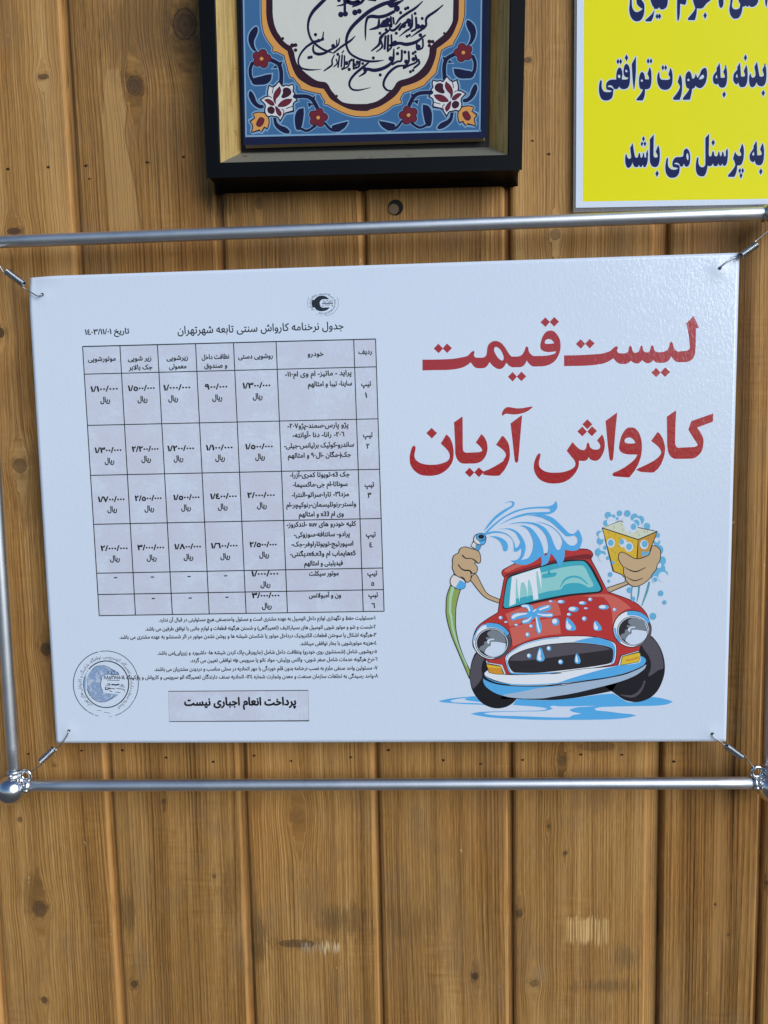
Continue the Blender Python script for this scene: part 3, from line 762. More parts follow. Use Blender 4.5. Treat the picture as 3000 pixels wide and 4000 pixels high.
for crops_, pick in (('hi', lambda s: CROPSY(s) < 120), ('jik', lambda s: 120 <= CROPSY(s) < 450), ('lm', lambda s: CROPSY(s) >= 450)):
  L3_ = [q for q in LET if pick(q[0])]
  yl = Sheet(YN - .0002, 'satin'); yl.up(2)
  for s, hs in L3_:
      yl.lay += .04; lp = smooth(parse(s)); yl.stroke(lp, 8.5, PALE, True)
      for q in hs: yl.poly([smooth(parse(q))], PALE)
  yl.up(3)
  for s, hs in L3_: yl.lay += .04; yl.shape(s, NAVY, hs, n=4)
  yl.up()
  for s in ('j 262,672* 290,652 330,655 365,690 385,735* 350,705 300,683 270,682', 'l 1180,1330* 1200,1310 1240,1305 1285,1330 1312,1385* 1270,1350 1220,1335'):
      if pick(s): yl.shape(s, PALE)
  yl.build('lettering_line', notice)
# ------------------------------------------------------------------ the framed ceramic tile, upper middle
YF, YB, YT = -0.010, 0.0105, 0.0030      # frame front, backing board, tile face
fr = empty('framed_tile', at(1424, 300, YF))
tag(fr, 'blue glazed floral tile with Persian calligraphy in a deep black frame', 'framed tile')
def quads(rings, closed=True):
    V = [p for r in rings for p in r]; F = []
    for i in range(len(rings) - 1):
        for k in range(4):
            a, b = i * 4 + k, i * 4 + (k + 1) % 4
            F.append((a, b, b + 4, a + 4))
    return V, F
def rect(P, y): return [at(a, b, y) for a, b in P]
outF = rect([(815, 687), (2031, 656), (2056, -560), (759, -520)], YF)
innF = rect([(860.5, 634), (1983, 603), (1998, -505), (826, -470)], YF)
bck = rect([(943, 597), (1910, 575), (1928, -455), (907, -430)], YB)
def scaled(Q, d, y):                     # the rectangle grown by d and moved to depth y
    c = sum(Q, Vector()) / 4
    return [Vector((p.x + math.copysign(d, p.x - c.x), y, p.z + math.copysign(d, p.z - c.z))) for p in Q]
black = plain('black_lacquer', (.0045, .0048, .0055), 0.45, spec=0.09)
V, F = quads([scaled(outF, -.0035, WALL + .001), scaled(outF, -.0008, WALL - .004), scaled(outF, 0, WALL - .009), scaled(outF, 0.0003, YF + .0016), scaled(outF, -.0010, YF + .0002), scaled(outF, -.0016, YF),
              scaled(innF, .0008, YF), scaled(innF, .0002, YF + .0003), scaled(innF, 0, YF + .0010)])
link_mesh('frame', V, F, [black], parent=fr)
gold = bpy.data.materials.new('gilt_liner'); q = G(gold)
ge = q.N.new('ShaderNodeNewGeometry'); s3 = q.N.new('ShaderNodeSeparateXYZ'); q.L.new(ge.outputs['Position'], s3.inputs[0])
gn = q.noise(q.xyz(q.m('MULTIPLY', s3.outputs[0], 420), q.m('MULTIPLY', s3.outputs[1], 420), q.m('MULTIPLY', s3.outputs[2], 26)), 1.0, 3)
gs = q.noise(q.xyz(q.m('MULTIPLY', s3.outputs[0], 300), q.m('MULTIPLY', s3.outputs[1], 200), q.m('MULTIPLY', s3.outputs[2], 150)), 1.0, 4, 0.7, 1.2)
q.L.new(q.mix(q.mapr(gs, .60, .70, 0, .6), q.ramp(gn, [(.3, (.44, .27, .08)), (.6, (.70, .48, .17))]), (.22, .11, .04)), q.b.inputs['Base Color'])
q.b.inputs['Metallic'].default_value = 0.35; q.b.inputs['Roughness'].default_value = 0.42
dust = bpy.data.materials.new('dusty_liner'); q = G(dust)
ge = q.N.new('ShaderNodeNewGeometry')
dn = q.noise(ge.outputs['Position'], 900, 3, .7); db = q.noise(ge.outputs['Position'], 55, 2)
dc = q.ramp(dn, [(.3, (.115, .105, .075)), (.7, (.20, .185, .135))])
q.L.new(q.mix(q.mapr(db, .66, .70, 0, .75), dc, (.10, .075, .045)), q.b.inputs['Base Color']); q.b.inputs['Roughness'].default_value = 0.9
V, F = quads([scaled(innF, 0, YF + .0010), bck])
link_mesh('gilt_liner', V, F, [gold, dust], [1, 0, 0, 0], parent=fr)
link_mesh('backing_board', scaled(bck, .004, YB), [(0, 1, 2, 3)], [plain('black_board', (.006, .006, .007), .7)], parent=fr)
TQ = rect([(957, 560), (1891, 532), (1904, -418), (938, -396)], YT)
clay = plain('fired_clay', (.42, .31, .19), .75)
def navy_glaze(): return film((.010, .011, .040), 'glaze')
V, F = quads([scaled(TQ, -.0012, YB - .0004), scaled(TQ, 0, YB - .0030), scaled(TQ, 0, YT + .0016), scaled(TQ, -.0004, YT + .0006), scaled(TQ, -.0014, YT + .00005)])
n0 = len(V); V += scaled(TQ, -.0014, YT + .00005); F.append((n0, n0 + 1, n0 + 2, n0 + 3))
tile = link_mesh('ceramic_tile', V, F, [clay, navy_glaze()], [0] * 8 + [1] * 9, parent=fr)

crop('a', 940, 0, 500); crop('b', 1400, 50, 520); crop('c', 1100, 0, 300); crop('d', 1360, 0, 400); crop('e', 940, 260, 400); crop('f', 1640, 360, 420)
BLUE, HALO = (.055, .150, .300), (.23, .38, .52)
INKN, MAR, ORA, CREAM, MAROON = (.012, .010, .038), (.040, .010, .014), (.72, .33, .075), (.70, .68, .58), (.17, .017, .022)
ts = Sheet(YT, 'glaze', .00001)
ts.poly([[(965.5, 534.5), (1876.5, 513), (1889, -398), (943, -372)]], BLUE)
ts.up(); ts.stroke([(965.5, 532), (1876, 511)], 7, HALO); ts.stroke([(961.5, 534), (944.5, -372)], 6, HALO); ts.stroke([(1873.5, 512), (1886, -398)], 6, HALO)
ts.build('blue_field', tile)
OUT = 'a 265,-1100* 265,100 275,300 300,430 360,540 420,620 410,650 430,680 450,670 500,690 560,720* 590,830 620,940 640,1000* 680,1010 720,1060 770,1120 770,1150 870,1180 950,1200 1035,1215* 1060,1270 1090,1310 1085,1350 1130,1360 1200,1400 1300,1450 1400,1490 1500,1510 1640,1515 b 130,1292 250,1270 350,1220 430,1160 490,1140 530,1130 535,1100 520,1080 560,1000* 700,955 820,905 840,880 880,840 970,750* 980,700 1010,580 1035,470* 1100,430 1180,400 1190,370 1250,260 1300,130 1325,0 1335,-1200*'
MID = 'a 335,-1100* 335,150 350,290 390,410 450,510 530,600 610,660* 640,770 680,890 740,1000 830,1070 930,1120 1080,1150* 1120,1210 1170,1280 1260,1340 1380,1400 1500,1430 1640,1435 b 140,1205 260,1165 370,1100 470,1020 540,920* 640,890 760,840 860,760 920,660 960,540 975,440* 1050,390 1150,300 1210,180 1245,60 1258,-1200*'
INN = 'a 412,-1100* 412,150 430,300 470,410 510,470 545,525 600,575 650,600* 690,680 700,740 730,830 790,900 880,980 990,1050 1100,1070 1140,1110* 1170,1170 1230,1240 1265,1285 1330,1330 1450,1350 1640,1350 b 120,1135 220,1110 320,1050 370,1000 430,950 480,870* 520,845 640,810 740,750 830,650 880,540 890,440* 950,370 1060,280 1130,200 1180,80 1192,-1200*'
md = Sheet(YT, 'glaze', .00001); md.up(2)
md.stroke(smooth(parse(OUT)), 11, HALO, True); md.up()
md.shape(OUT, ORA, line=INKN, lw=3.2); md.up(); md.shape(MID, MAR, line=INKN, lw=2.6); md.up()
md.shape(INN, CREAM, line=INKN, lw=2.0); md.up()
for s, r in (('a 545,500', 11), ('a 670,590', 16), ('a 712,585', 14), ('a 712,650', 13), ('a 1245,1245', 9), ('b 1070,255', 9), ('b 885,360', 15), ('b 925,360', 13), ('b 885,410', 13), ('b 375,1010', 8)):
    p = parse(s)[0]; md.disc(ring(p[0], p[1], r * .55), MAR)
md.build('medallion', tile)

cal = Sheet(YT, 'glaze', .00001); cal.up(8)
CAL = [('d 850,-60 700,25 560,70 350,180 180,320 61,442 -6,555 -32,675 -21,765 24,855 100,915 220,970 350,995 480,990 580,975', [55, 62, 66, 66, 64, 60, 52, 42, 36, 36, 38, 40, 40, 32, 8]),
 ('c 940,-20 800,120 680,250 600,400 570,560 585,700 640,850 740,960 880,1060 1000,1110 1120,1150', [80, 84, 76, 62, 50, 48, 50, 54, 50, 46, 18]),
 ('c 1590,780 1500,870 1400,940 1280,1020 1130,1140', [18, 50, 56, 50, 40]),
 ('c 900,830 820,880 700,910 620,955 520,1030 420,1150 365,1280 370,1390 430,1470 560,1505 700,1510 865,1495', [40, 60, 66, 56, 50, 44, 38, 38, 42, 44, 30, 6]),
 ('c 690,980 680,1060 710,1140 800,1170 920,1150 1050,1080 1180,1010 1235,940 1250,830', [36, 46, 58, 70, 62, 52, 44, 34, 22]),
 ('c 905,690 895,780 880,850', [22, 34, 40]), ('c 1190,870 1190,1000', [24, 34]), ('c 1140,1190 1090,1300 1090,1400 1020,1460 920,1530', [26, 36, 40, 44, 30]),
 ('c 1180,1280 1200,1370 1130,1440', 30), ('c 1250,1210 1220,1450', 38), ('c 1310,1190 1290,1440', 38), ('c 1360,1210 1350,1450 1300,1490', 36), ('c 1310,1500 1430,1440 1480,1330', 36),
 ('c 1450,1330 1510,1310 1560,1300', 30), ('c 1560,1280 1570,1420 1640,1390', 34), ('c 1550,1490 1650,1450', 36),
 ('c 1310,1140 1340,1100', 30), ('d 740,190 620,250 500,275 380,265 315,290 285,400 280,560 282,655', [52, 56, 58, 58, 48, 36, 30, 10]),
 ('d 1535,85 1420,180 1290,270 1260,330 1265,400 1230,450 1130,520 1020,600', [20, 40, 48, 40, 38, 44, 38, 12]), ('d 1100,290 1100,460 1030,505', 38), ('d 1035,240 1030,430 930,510 830,590', [28, 40, 36, 12]),
 ('d 1205,25 1090,130 950,220 840,300 790,370 765,400', [18, 42, 46, 42, 32, 20]), ('d 960,350 890,400 830,480', 46), ('d 850,380 800,440 740,490 680,480 680,420', [26, 44, 48, 38, 26]),
 ('d 690,280 700,430', 38), ('d 730,290 740,380', 34), ('d 500,320 490,430 430,460 350,480', [32, 56, 46, 20]), ('d 480,430 620,420 700,400', 46), ('d 540,400 580,340 650,340 640,390', 36),
 ('d 1250,570 1100,680 950,720 830,700 740,720 650,745', [26, 54, 60, 50, 64, 30]), ('d 1210,640 1205,770 1120,800 1110,690', 32), ('d 700,570 700,760 640,830', 34), ('d 650,580 640,800', 38), ('d 605,590 590,790', 40),
 ('d 560,580 530,640 550,760 460,840', [40, 30, 36, 18]), ('d 650,500 530,600 500,720 380,825', [40, 44, 44, 24]), ('d 800,785 825,770', 28),
 ('d 1140,970 1150,1030 1070,1100', 36), ('d 1090,900 1110,1000 990,1060 900,1105', 36), ('d 980,840 980,1000 900,1090', 36), ('d 870,820 860,980 790,1000 720,1045', 36),
 ('d 740,800 730,960 680,1040 560,1110 420,1140 300,1120 270,1180 180,1240', [26, 44, 52, 60, 60, 50, 44, 18]), ('d 920,1060 790,1080 670,1170 590,1290 575,1390 630,1460 700,1470', [30, 42, 46, 42, 38, 36, 24]),
 ('d 335,1010 240,1090 120,1190 40,1290 20,1380 70,1450 180,1460 360,1420', [26, 46, 44, 40, 36, 34, 28, 8]), ('d 190,1000 170,1080 90,1110', 36), ('d 90,970 85,1080', 34), ('d 20,990 60,960', 28),
 ('c 1350,-60 1365,120 1365,260', 58), ('c 1200,130 1330,100 1440,30', [22, 46, 70]), ('c 1460,40 1560,80 1659,40', 84), ('c 1530,150 1640,105 1700,60', [24, 50, 50]),
 ('d -20,20 60,50 160,20', [70, 70, 50]), ('d 70,110 200,50 260,-20', [18, 50, 50]), ('d 330,-10 440,5', 40), ('d 640,40 700,90 790,55 890,5', [50, 76, 64, 24]), ('d 690,-60 715,40', 60)]
for s, w in CAL: cal.line(s, w, INKN, 6)
for k, pts in (('c', [(733, 750, 38), (590, 1245, 36), (640, 1235, 36), (1280, 315, 62), (1378, 300, 60), (1115, 995, 46), (1400, 1365, 46), (1460, 1500, 38), (1215, 1175, 34), (1240, 5, 44), (885, 850, 36), (800, 865, 30), (1575, 1395, 34), (1585, 270, 62)]),
               ('d', [(110, 205, 46), (180, 183, 42), (790, 140, 52), (1200, 300, 26), (1130, 430, 42), (1205, 440, 46), (1085, 220, 26), (980, 340, 44), (1000, 400, 40), (900, 415, 42), (780, 540, 27), (850, 207, 28), (930, 143, 27), (968, 128, 27),
                      (640, 330, 44), (580, 390, 52), (1170, 570, 32), (515, 540, 25), (615, 480, 26), (955, 590, 26), (995, 572, 24), (1052, 866, 26), (1088, 842, 24), (920, 845, 28), (800, 870, 28), (690, 950, 40), (1010, 1163, 26), (1052, 1140, 24),
                      (520, 1215, 27), (235, 1030, 24), (408, 940, 27), (760, 700, 44), (1060, 960, 36), (940, 1000, 36), (280, 1130, 40), (150, 1010, 30), (1140, 760, 38)])):
    X, Y, s = CROPS[k]
    for i, (x, y, r) in enumerate(pts): cal.lay += 0.02; cal.poly([ring(X + x * s, Y + y * s, r * s, r * s * 1.05, 9)], INKN)
cal.build('calligraphy', tile)

def mirror(x, y): return (2832 - x + .03 * (y - 231), y - 24 + .065 * (x - 1021))
def motif(name, fn, both=True):
    for wp in ((None, mirror) if both else (None,)):
        s = Sheet(YT, 'glaze', .00001, wp); s.up(3); fn(s); s.build(name, tile)
def halo(s, t, lw=10): s.stroke(smooth(parse(t)), lw, HALO, True)
def hline(s, t, w, lw=22):
    ww = [x + lw for x in w] if isinstance(w, list) else w + lw
    s.line(t, ww, HALO)
STEMS = [('a 150,820 125,900 135,1000 185,1065', 44), ('a 390,775 490,830 525,930 525,1080', 52), ('a 700,1250 850,1250 930,1290 990,1390', 52), ('e 960,1000 1080,1040 1210,960', 42),
         ('e 1370,920 1450,1010 1540,1030 1640,960', [40, 44, 60, 50])]
LEAVES = ['a 205,345 225,390 205,460 175,530 180,600 215,670* 165,655 120,590 100,510 115,430 160,370', 'a 140,1050 180,1010 260,990 330,970 405,960* 390,1040 330,1090 240,1100 170,1095',
          'e 1020,670* 1025,760 1010,880 990,970 950,1030 900,1010 880,920 880,800 930,700', 'a 1180,1640 1280,1600 1395,1572* 1370,1630 1320,1680 1250,1710',
          'e 150,395 190,420 230,490 260,570 310,615 370,625* 370,670 310,680 230,640 170,570 130,470', 'e 525,830* 580,830* 590,900 640,950 740,990 795,1050 780,1085 700,1075 610,1020 550,950',
          'a 480,815* 545,795* 525,860*', 'a 480,880* 410,885* 455,845*', 'a 905,1275* 968,1240* 955,1310*', 'a 870,1330* 885,1395* 935,1345*']
def vines(s):
    for t in LEAVES: halo(s, t)
    for t, w in STEMS: hline(s, t, w)
    s.up(2)
    for i, (t, w) in enumerate(STEMS): s.lay += .2; s.line(t, w, INKN)
    s.up()
    for i, t in enumerate(LEAVES): s.lay += .1; s.shape(t, INKN)
motif('vine', vines)
def daisy(k, cx, cy):
    def fn(s):
        X, Y, f = CROPS[k]; x, y = X + cx * f, Y + cy * f; n = 6
        P = [(x + 22 * math.cos(a), y + 22 * math.sin(a)) for a in [2 * math.pi * i / 5 - 1.35 for i in range(5)]]
        s.up(1)
        for p in P: s.lay += .1; s.poly([ring(*p, 19.5)], HALO)
        s.up(3)
        for p in P: s.lay += .1; s.poly([ring(*p, 17)], INKN)
        s.up()
        for p in P: s.lay += .1; s.poly([ring(*p, 14.3)], MAROON)
        s.up(); s.poly([ring(x, y, 15)], MAROON); s.up(); s.poly([ring(x, y, 10)], (.09, .010, .014)); s.up(); s.poly([ring(x, y, 7.2)], ORA)
    return fn
motif('red_flower', daisy('a', 272, 762)); motif('red_flower', daisy('a', 1005, 1525))
def lotus(s):
    t = 'e 620,240* 665,300 690,320 730,300 780,310 840,290 860,340 850,400 880,440 855,490 900,520 915,550* 860,590 850,650 860,720* 720,755* 690,800 640,885* 600,820 540,810 500,800 440,810 400,760 390,700 400,650 390,610 320,540* 400,490 440,480 435,420 460,305* 520,330 560,310'
    s.up(1); halo(s, t, 16); s.up(5); s.shape(t, (.74, .70, .66), line=INKN, lw=5); s.up()
    for p in ('e 635,325* 650,400 620,470 570,530 565,600* 535,540 540,450 580,380', 'e 385,540* 450,530 520,570 545,620 500,630 440,590', 'e 605,640 660,570 740,530 835,530* 800,590 730,640 650,650', 'e 565,650 620,690 660,760 640,810* 590,760'):
        s.shape(p, MAROON, line=INKN, lw=2.6)
    for p in ('e 740,345 800,370 815,430 770,480 690,510 665,490 690,430 690,370', 'e 490,650 540,680 545,730 510,765 450,740 440,680'): s.shape(p, (.055, .012, .014), line=INKN, lw=2.6)
    for p in ('e 515,430 530,340 540,300', 'e 435,480 480,490 500,505', 'e 740,680 800,660 850,640', 'e 690,780 700,720 670,690'): s.line(p, 13, INKN)
motif('white_lotus', lotus)
def bud(s):
    t = 'e 195,765* 290,740 400,760 450,830 460,920 435,1010* 385,985* 335,1065* 310,1030* 175,1070* 195,960 150,895* 230,830*'
    s.up(1); halo(s, t, 15); s.up(4); s.shape(t, ORA, line=INKN, lw=4); s.up(); s.shape('e 320,825 380,850 370,910 330,965 280,970 255,930 280,870', MAROON, line=INKN, lw=2.6)
motif('orange_bud', bud)
# ------------------------------------------------------------------ the price-list poster
poster = empty('price_poster', at(1500, 1950, 0))
tag(poster, 'glossy white price list with red headline, table and cartoon of a red car being washed', 'poster')
paper = film((.74, .80, .88))
NX, NZ = 220, 150
cq = [at(*p, 0) for p in ((108.5, 1081), (2889, 987), (220, 2902), (2836, 2896))]
V, F = [], []
for j in range(NZ + 1):
    for i in range(NX + 1):
        s, t = i / NX, j / NZ
        p = (cq[0] * (1 - s) + cq[1] * s) * (1 - t) + (cq[2] * (1 - s) + cq[3] * s) * t
        y = 0.0
        for k, h in HOLES.items():
            y -= .0007 * math.exp(-((p - h).length / .0065) ** 2)
        dl = (p - cq[0]).length; y += .004 * max(0.0, 1 - dl / .032) ** 2          # the upper left corner curls back
        V.append(Vector((p.x, y, p.z)))
n = (NX + 1) * (NZ + 1)
V += [v + Vector((0, .0007, 0)) for v in V]
for j in range(NZ):
    for i in range(NX):
        a = j * (NX + 1) + i
        F.append((a, a + NX + 1, a + NX + 2, a + 1)); F.append((n + a, n + a + 1, n + a + NX + 2, n + a + NX + 1))
edge = [i for i in range(NX + 1)] + [j * (NX + 1) + NX for j in range(1, NZ + 1)] + [NZ * (NX + 1) + i for i in range(NX - 1, -1, -1)] + [j * (NX + 1) for j in range(NZ - 1, 0, -1)]
for k in range(len(edge)):
    a, b = edge[k], edge[(k + 1) % len(edge)]; F.append((a, b, n + b, n + a))
sh_o = link_mesh('sheet', V, F, [paper], parent=poster)
for pl in sh_o.data.polygons: pl.use_smooth = abs(pl.normal.y) > .5
for k, h in HOLES.items():
    V, F = [], []
    b0 = len(V); V += [Vector((h.x + .0014 * math.cos(t * .524) * (1 + .25 * math.sin(t * 2.1)), -.0009, h.z + .0013 * math.sin(t * .524))) for t in range(12)]; F.append(tuple(range(b0, b0 + 12))[::-1])
    link_mesh('punched_hole', V, F, [plain('hole_shade', (.06, .035, .02), .9)], parent=poster)

BLK = (.008, .008, .010); RED = (.43, .010, .014)
for k, v in dict(A=(1600, 1150, 400), B=(1950, 1150, 400), C=(2350, 1150, 400), D=(1590, 1540, 400), E=(1900, 1540, 400), F=(2060, 1540, 400), G=(2400, 1540, 400)).items(): crop(k, *v)
hd = Sheet(0.0)
for s, hs in [
 ('A 208,1057* 420,1055 680,1045 830,1022 935,997 975,960 1010,925 1040,916 1052,935 1042,985 1065,1020 1110,1025 1190,1022 1235,995 1252,930 1258,870 1285,805 1345,762 1410,755 1480,785 1540,850 1600,945 B 180,988 205,1005 260,1007 330,1000 375,970 410,910 425,860 448,843 470,862 480,920 510,965 555,995 640,997 760,992 850,975 905,955 922,922* 860,930 790,935 720,920 675,885 665,830 675,770 700,690 750,615 815,585 890,600 945,660 985,740 995,830 985,920 950,1010 900,1080 820,1135 730,1162 620,1168 540,1165 490,1130 460,1095 447,1070* 435,1100 400,1150 350,1178 280,1180 210,1180 160,1155 130,1125 115,1105* 95,1145 60,1190 15,1210 A 1410,1200 1350,1160 1295,1098* 1260,1155 1215,1190 1140,1197 1075,1190 1030,1155 1005,1120 987,1102* 940,1142 860,1183 750,1210 600,1225 420,1227 208,1233*',
  ['A 1405,850 1460,885 1500,950 1523,1020 1515,1065 1490,1070 1440,1035 1395,970 1370,910 1375,865', 'B 738,780 755,740 800,723 850,740 892,790* 840,798 780,802 750,797']),
 ('A 465,798* 542,876* 470,953* 391,878*', []), ('A 606,795* 686,870* 610,950* 535,876*', []), ('B 747,371* 822,447* 749,527* 668,452*', []), ('B 890,366* 970,440* 890,523* 818,447*', []),
 ('B 217,1256* 288,1332* 217,1411* 141,1335*', []), ('B 360,1251* 440,1328* 360,1406* 284,1332*', []),
 ('B 1050,988* 1250,985 1450,975 1640,962 C 90,935 140,915 190,870 225,845 255,843 263,865 250,915 275,948 330,955 395,950 430,925 440,870 450,840 468,835 488,850 500,910 530,945 575,940 605,920 620,870 630,838 645,828 665,850 672,900 700,932 750,937 780,915 793,865 805,832 822,825 840,840 853,895 890,932 960,935 1020,925 1065,895 1095,845 1105,790 1132,767 1155,790 1165,845 1185,890 1230,922 1300,920 1385,910 1425,880 1428,840 1410,660 1385,520 1368,473* 1492,346* 1580,548* 1527,548* 1527,700 1518,930 1500,1000 1460,1060 1390,1093 1300,1098 1220,1095 1170,1060 1140,1025 1128,1003* 1110,1040 1070,1085 1000,1108 900,1108 865,1090 835,1062* 810,1095 770,1113 725,1112 685,1090 655,1065* 620,1105 580,1120 535,1113 500,1095 477,1073* 440,1105 400,1125 300,1125 250,1100 215,1065 190,1035* 140,1070 70,1105 0,1127 B 1500,1148 1350,1157 1050,1163*', []),
 ('B 1320,725* 1395,802* 1322,880* 1242,803*', []), ('B 1467,720* 1547,793* 1467,876* 1392,800*', []), ('C 883,1187* 957,1267* 884,1341* 806,1267*', []), ('C 1029,1182* 1111,1257* 1029,1337* 953,1267*', []),
 ('D 637,650* 690,700 735,800 755,930 745,1060 705,1150 640,1225 540,1290 430,1318 330,1322 220,1305 120,1240 55,1140 42,1040 50,960 80,860 110,835 137,850 135,900 120,980 130,1040 180,1095 270,1130 380,1143 500,1135 620,1100 675,1060 692,1000 675,940 630,880 545,800*', []),
 ('D 397,545* 487,628* 402,717* 312,630*', []),
 ('D 760,457* 893,361* 900,375 905,885 920,925 955,945 1060,943 1160,938 1205,925 1218,908 1200,870 1160,825 1113,782* 1203,643* 1250,690 1290,770 1305,870 1290,960 1250,1040 1190,1095 1110,1120 1000,1124 900,1122 845,1095 800,1030 780,950 778,800', []),
 ('D 1012,1190* 1090,1267* 1018,1345* 936,1268*', []), ('D 1162,1185* 1245,1258* 1165,1344* 1088,1268*', []),
 ('E 250,678* 275,680 325,740 365,820 380,930 375,1040 340,1140 290,1230 215,1315* 190,1322 100,1322 0,1313 D 1228,1300* 1240,1250* 1330,1215 1450,1150 1560,1080 E 280,1060 312,1005 310,960 280,915 230,870 155,820*', []),
 ('E 390,473* 570,340* 577,350 548,700 515,1080 495,1110 475,1105 460,1080 430,820', []),
 ('E 743,197* 745,210 690,260 610,300 500,325 430,328 360,320 310,318 270,343 252,340 250,315 275,255 320,215 365,208 430,218 500,228 580,225 660,210', []),
 ('F 732,771* 780,830 850,890 920,902 950,870 965,800 985,785 1003,805 1015,850 1050,885 1110,897 1160,885 1180,850 1170,805 1128,747* 1212,649* 1235,700 1255,800 1245,900 1210,990 1150,1065 1090,1078 1035,1065 1005,1040 992,1020* 970,1060 930,1080 870,1080 835,1075* 835,1140 810,1220 750,1310 660,1390 550,1435 450,1447 340,1440 220,1395 140,1310 105,1210 110,1110 145,1010 185,960 212,970 205,1030 187,1100 200,1180 260,1235 350,1265 460,1270 580,1260 690,1225 760,1180 778,1130 765,1080 720,1020 636,917*', []),
 ('F 970,406* 1054,487* 971,565* 890,487*', []), ('F 890,523* 965,605* 891,682* 809,604*', []), ('F 1047,519* 1128,594* 1045,680* 968,605*', []),
 ('F 1266,433* 1448,299* 1455,310 1430,560 1390,1040 1370,1075 1345,1072 1330,1040 1300,800', []),
 ('G 260,537 330,550 395,620 435,730 447,850 435,980 400,1100 340,1220 245,1345* 225,1348 100,1340 -10,1328 -30,1305 -20,1275 60,1240 170,1180 290,1090 345,1030 370,978* 300,978 220,975 150,960 100,930 75,880 75,850 90,760 120,660 170,580 215,545', ['G 165,762 175,725 215,705 265,705 315,745 342,793* 290,798 220,797 180,785']),
 ('G 700,610* 740,645 790,735 820,850 815,960 780,1080 720,1190 640,1265* 600,1270 520,1266 420,1255 352,1225* 400,1195 520,1140 640,1075 720,1010 755,955 745,900 700,840 594,757*', []),
 ('G 848,365* 990,265* 1000,285 990,480 985,700 985,800 1000,845 1030,865 1150,860 1260,855 1320,845 1350,820 1330,785 1280,710 1197,575* 1245,437* 1260,430 1601,310* 1597,445* 1340,540* 1400,630 1440,720 1440,820 1415,920 1350,1000 1280,1038 1200,1045 1050,1047 965,1043 905,1000 870,930 855,830 852,600', [])]:
    hd.shape(s, RED, hs)
hd.build('headline', poster)

# --- table
tint = bpy.data.materials.new('print_cell_tint'); q = G(tint); q.b.inputs['Roughness'].default_value = .36; q.b.inputs['Specular IOR Level'].default_value = .25; q.b.inputs['Coat Weight'].default_value = 1.0; q.b.inputs['Coat Roughness'].default_value = .11
ge = q.N.new('ShaderNodeNewGeometry')
tn = q.noise(ge.outputs['Position'], 26, 5, .75); tn2 = q.noise(ge.outputs['Position'], 420, 2)
q.L.new(q.ramp(q.m('ADD', q.m('MULTIPLY', tn, .75), q.m('MULTIPLY', tn2, .25)), [(.40, (.71, .755, .83)), (.50, (.665, .68, .76)), (.60, (.66, .65, .725))]), q.b.inputs['Base Color'])
film_bump(q.N, q.L, q.b)
XT = [322.5, 468.4, 614.8, 763.7, 912, 1078.4, 1381.6, 1467]; XB = [387.6, 529.3, 673.3, 817.4, 961.4, 1123, 1419, 1500.3]
YL = [1353.8, 1461.7, 1661.8, 1857, 2048.2, 2239.3, 2322.5, 2405]; YRt = [1324.3, 1432.8, 1636, 1833, 2025.3, 2218.8, 2303.2, 2387.6]
def tp(i, j):
    f = (YL[j] - YL[0]) / (YL[-1] - YL[0]); x = XT[i] + (XB[i] - XT[i]) * f
    x0, x1 = XT[0] + (XB[0] - XT[0]) * f, XT[-1] + (XB[-1] - XT[-1]) * f
    return (x, YL[j] + (YRt[j] - YL[j]) * (x - x0) / (x1 - x0))
tb = Sheet(0.0)
tb.poly([[tp(0, 0), tp(7, 0), tp(7, 7), tp(0, 7)]], tint); tb.up()
for j in range(8): tb.lay += .05; tb.stroke([tp(i, j) for i in range(8)], 3.7 if j else 4.4, BLK, caps=False)
tb.up()
for i in range(8): tb.lay += .05; tb.stroke([tp(i, j) for j in range(8)], 3.7, BLK, caps=False)
tx = tb.fork(); tx.up(2)
def rows_(k, L, em, bold=.036):
    X, Y, s = CROPS[k]
    for t, x0, x1, y in L: text(tx, t, X + x0 * s, X + x1 * s, Y + y * s, em, BLK, .056 if '٠' in t and '/' in t else bold)
crop('w', 0, 1000, 1000); crop('x', 1000, 1000, 1000); crop('y', 0, 2000, 1000); crop('z', 1000, 2000, 1000)
rows_('w', [('موتورشویی', 572, 750, 680), ('زیر شویی', 830, 980, 677), ('جک بالابر', 835, 987, 735), ('زیرشویی', 1080, 1218, 673), ('معمولی', 1097, 1208, 729), ('نظافت داخل', 1308, 1485, 667), ('و صندوق', 1325, 1472, 724), ('روشویی دستی', 1545, 1767, 663)], 25)
rows_('x', [('خودرو', 335, 438, 648), ('ردیف', 665, 750, 634)], 25)
RY = 'ریال'
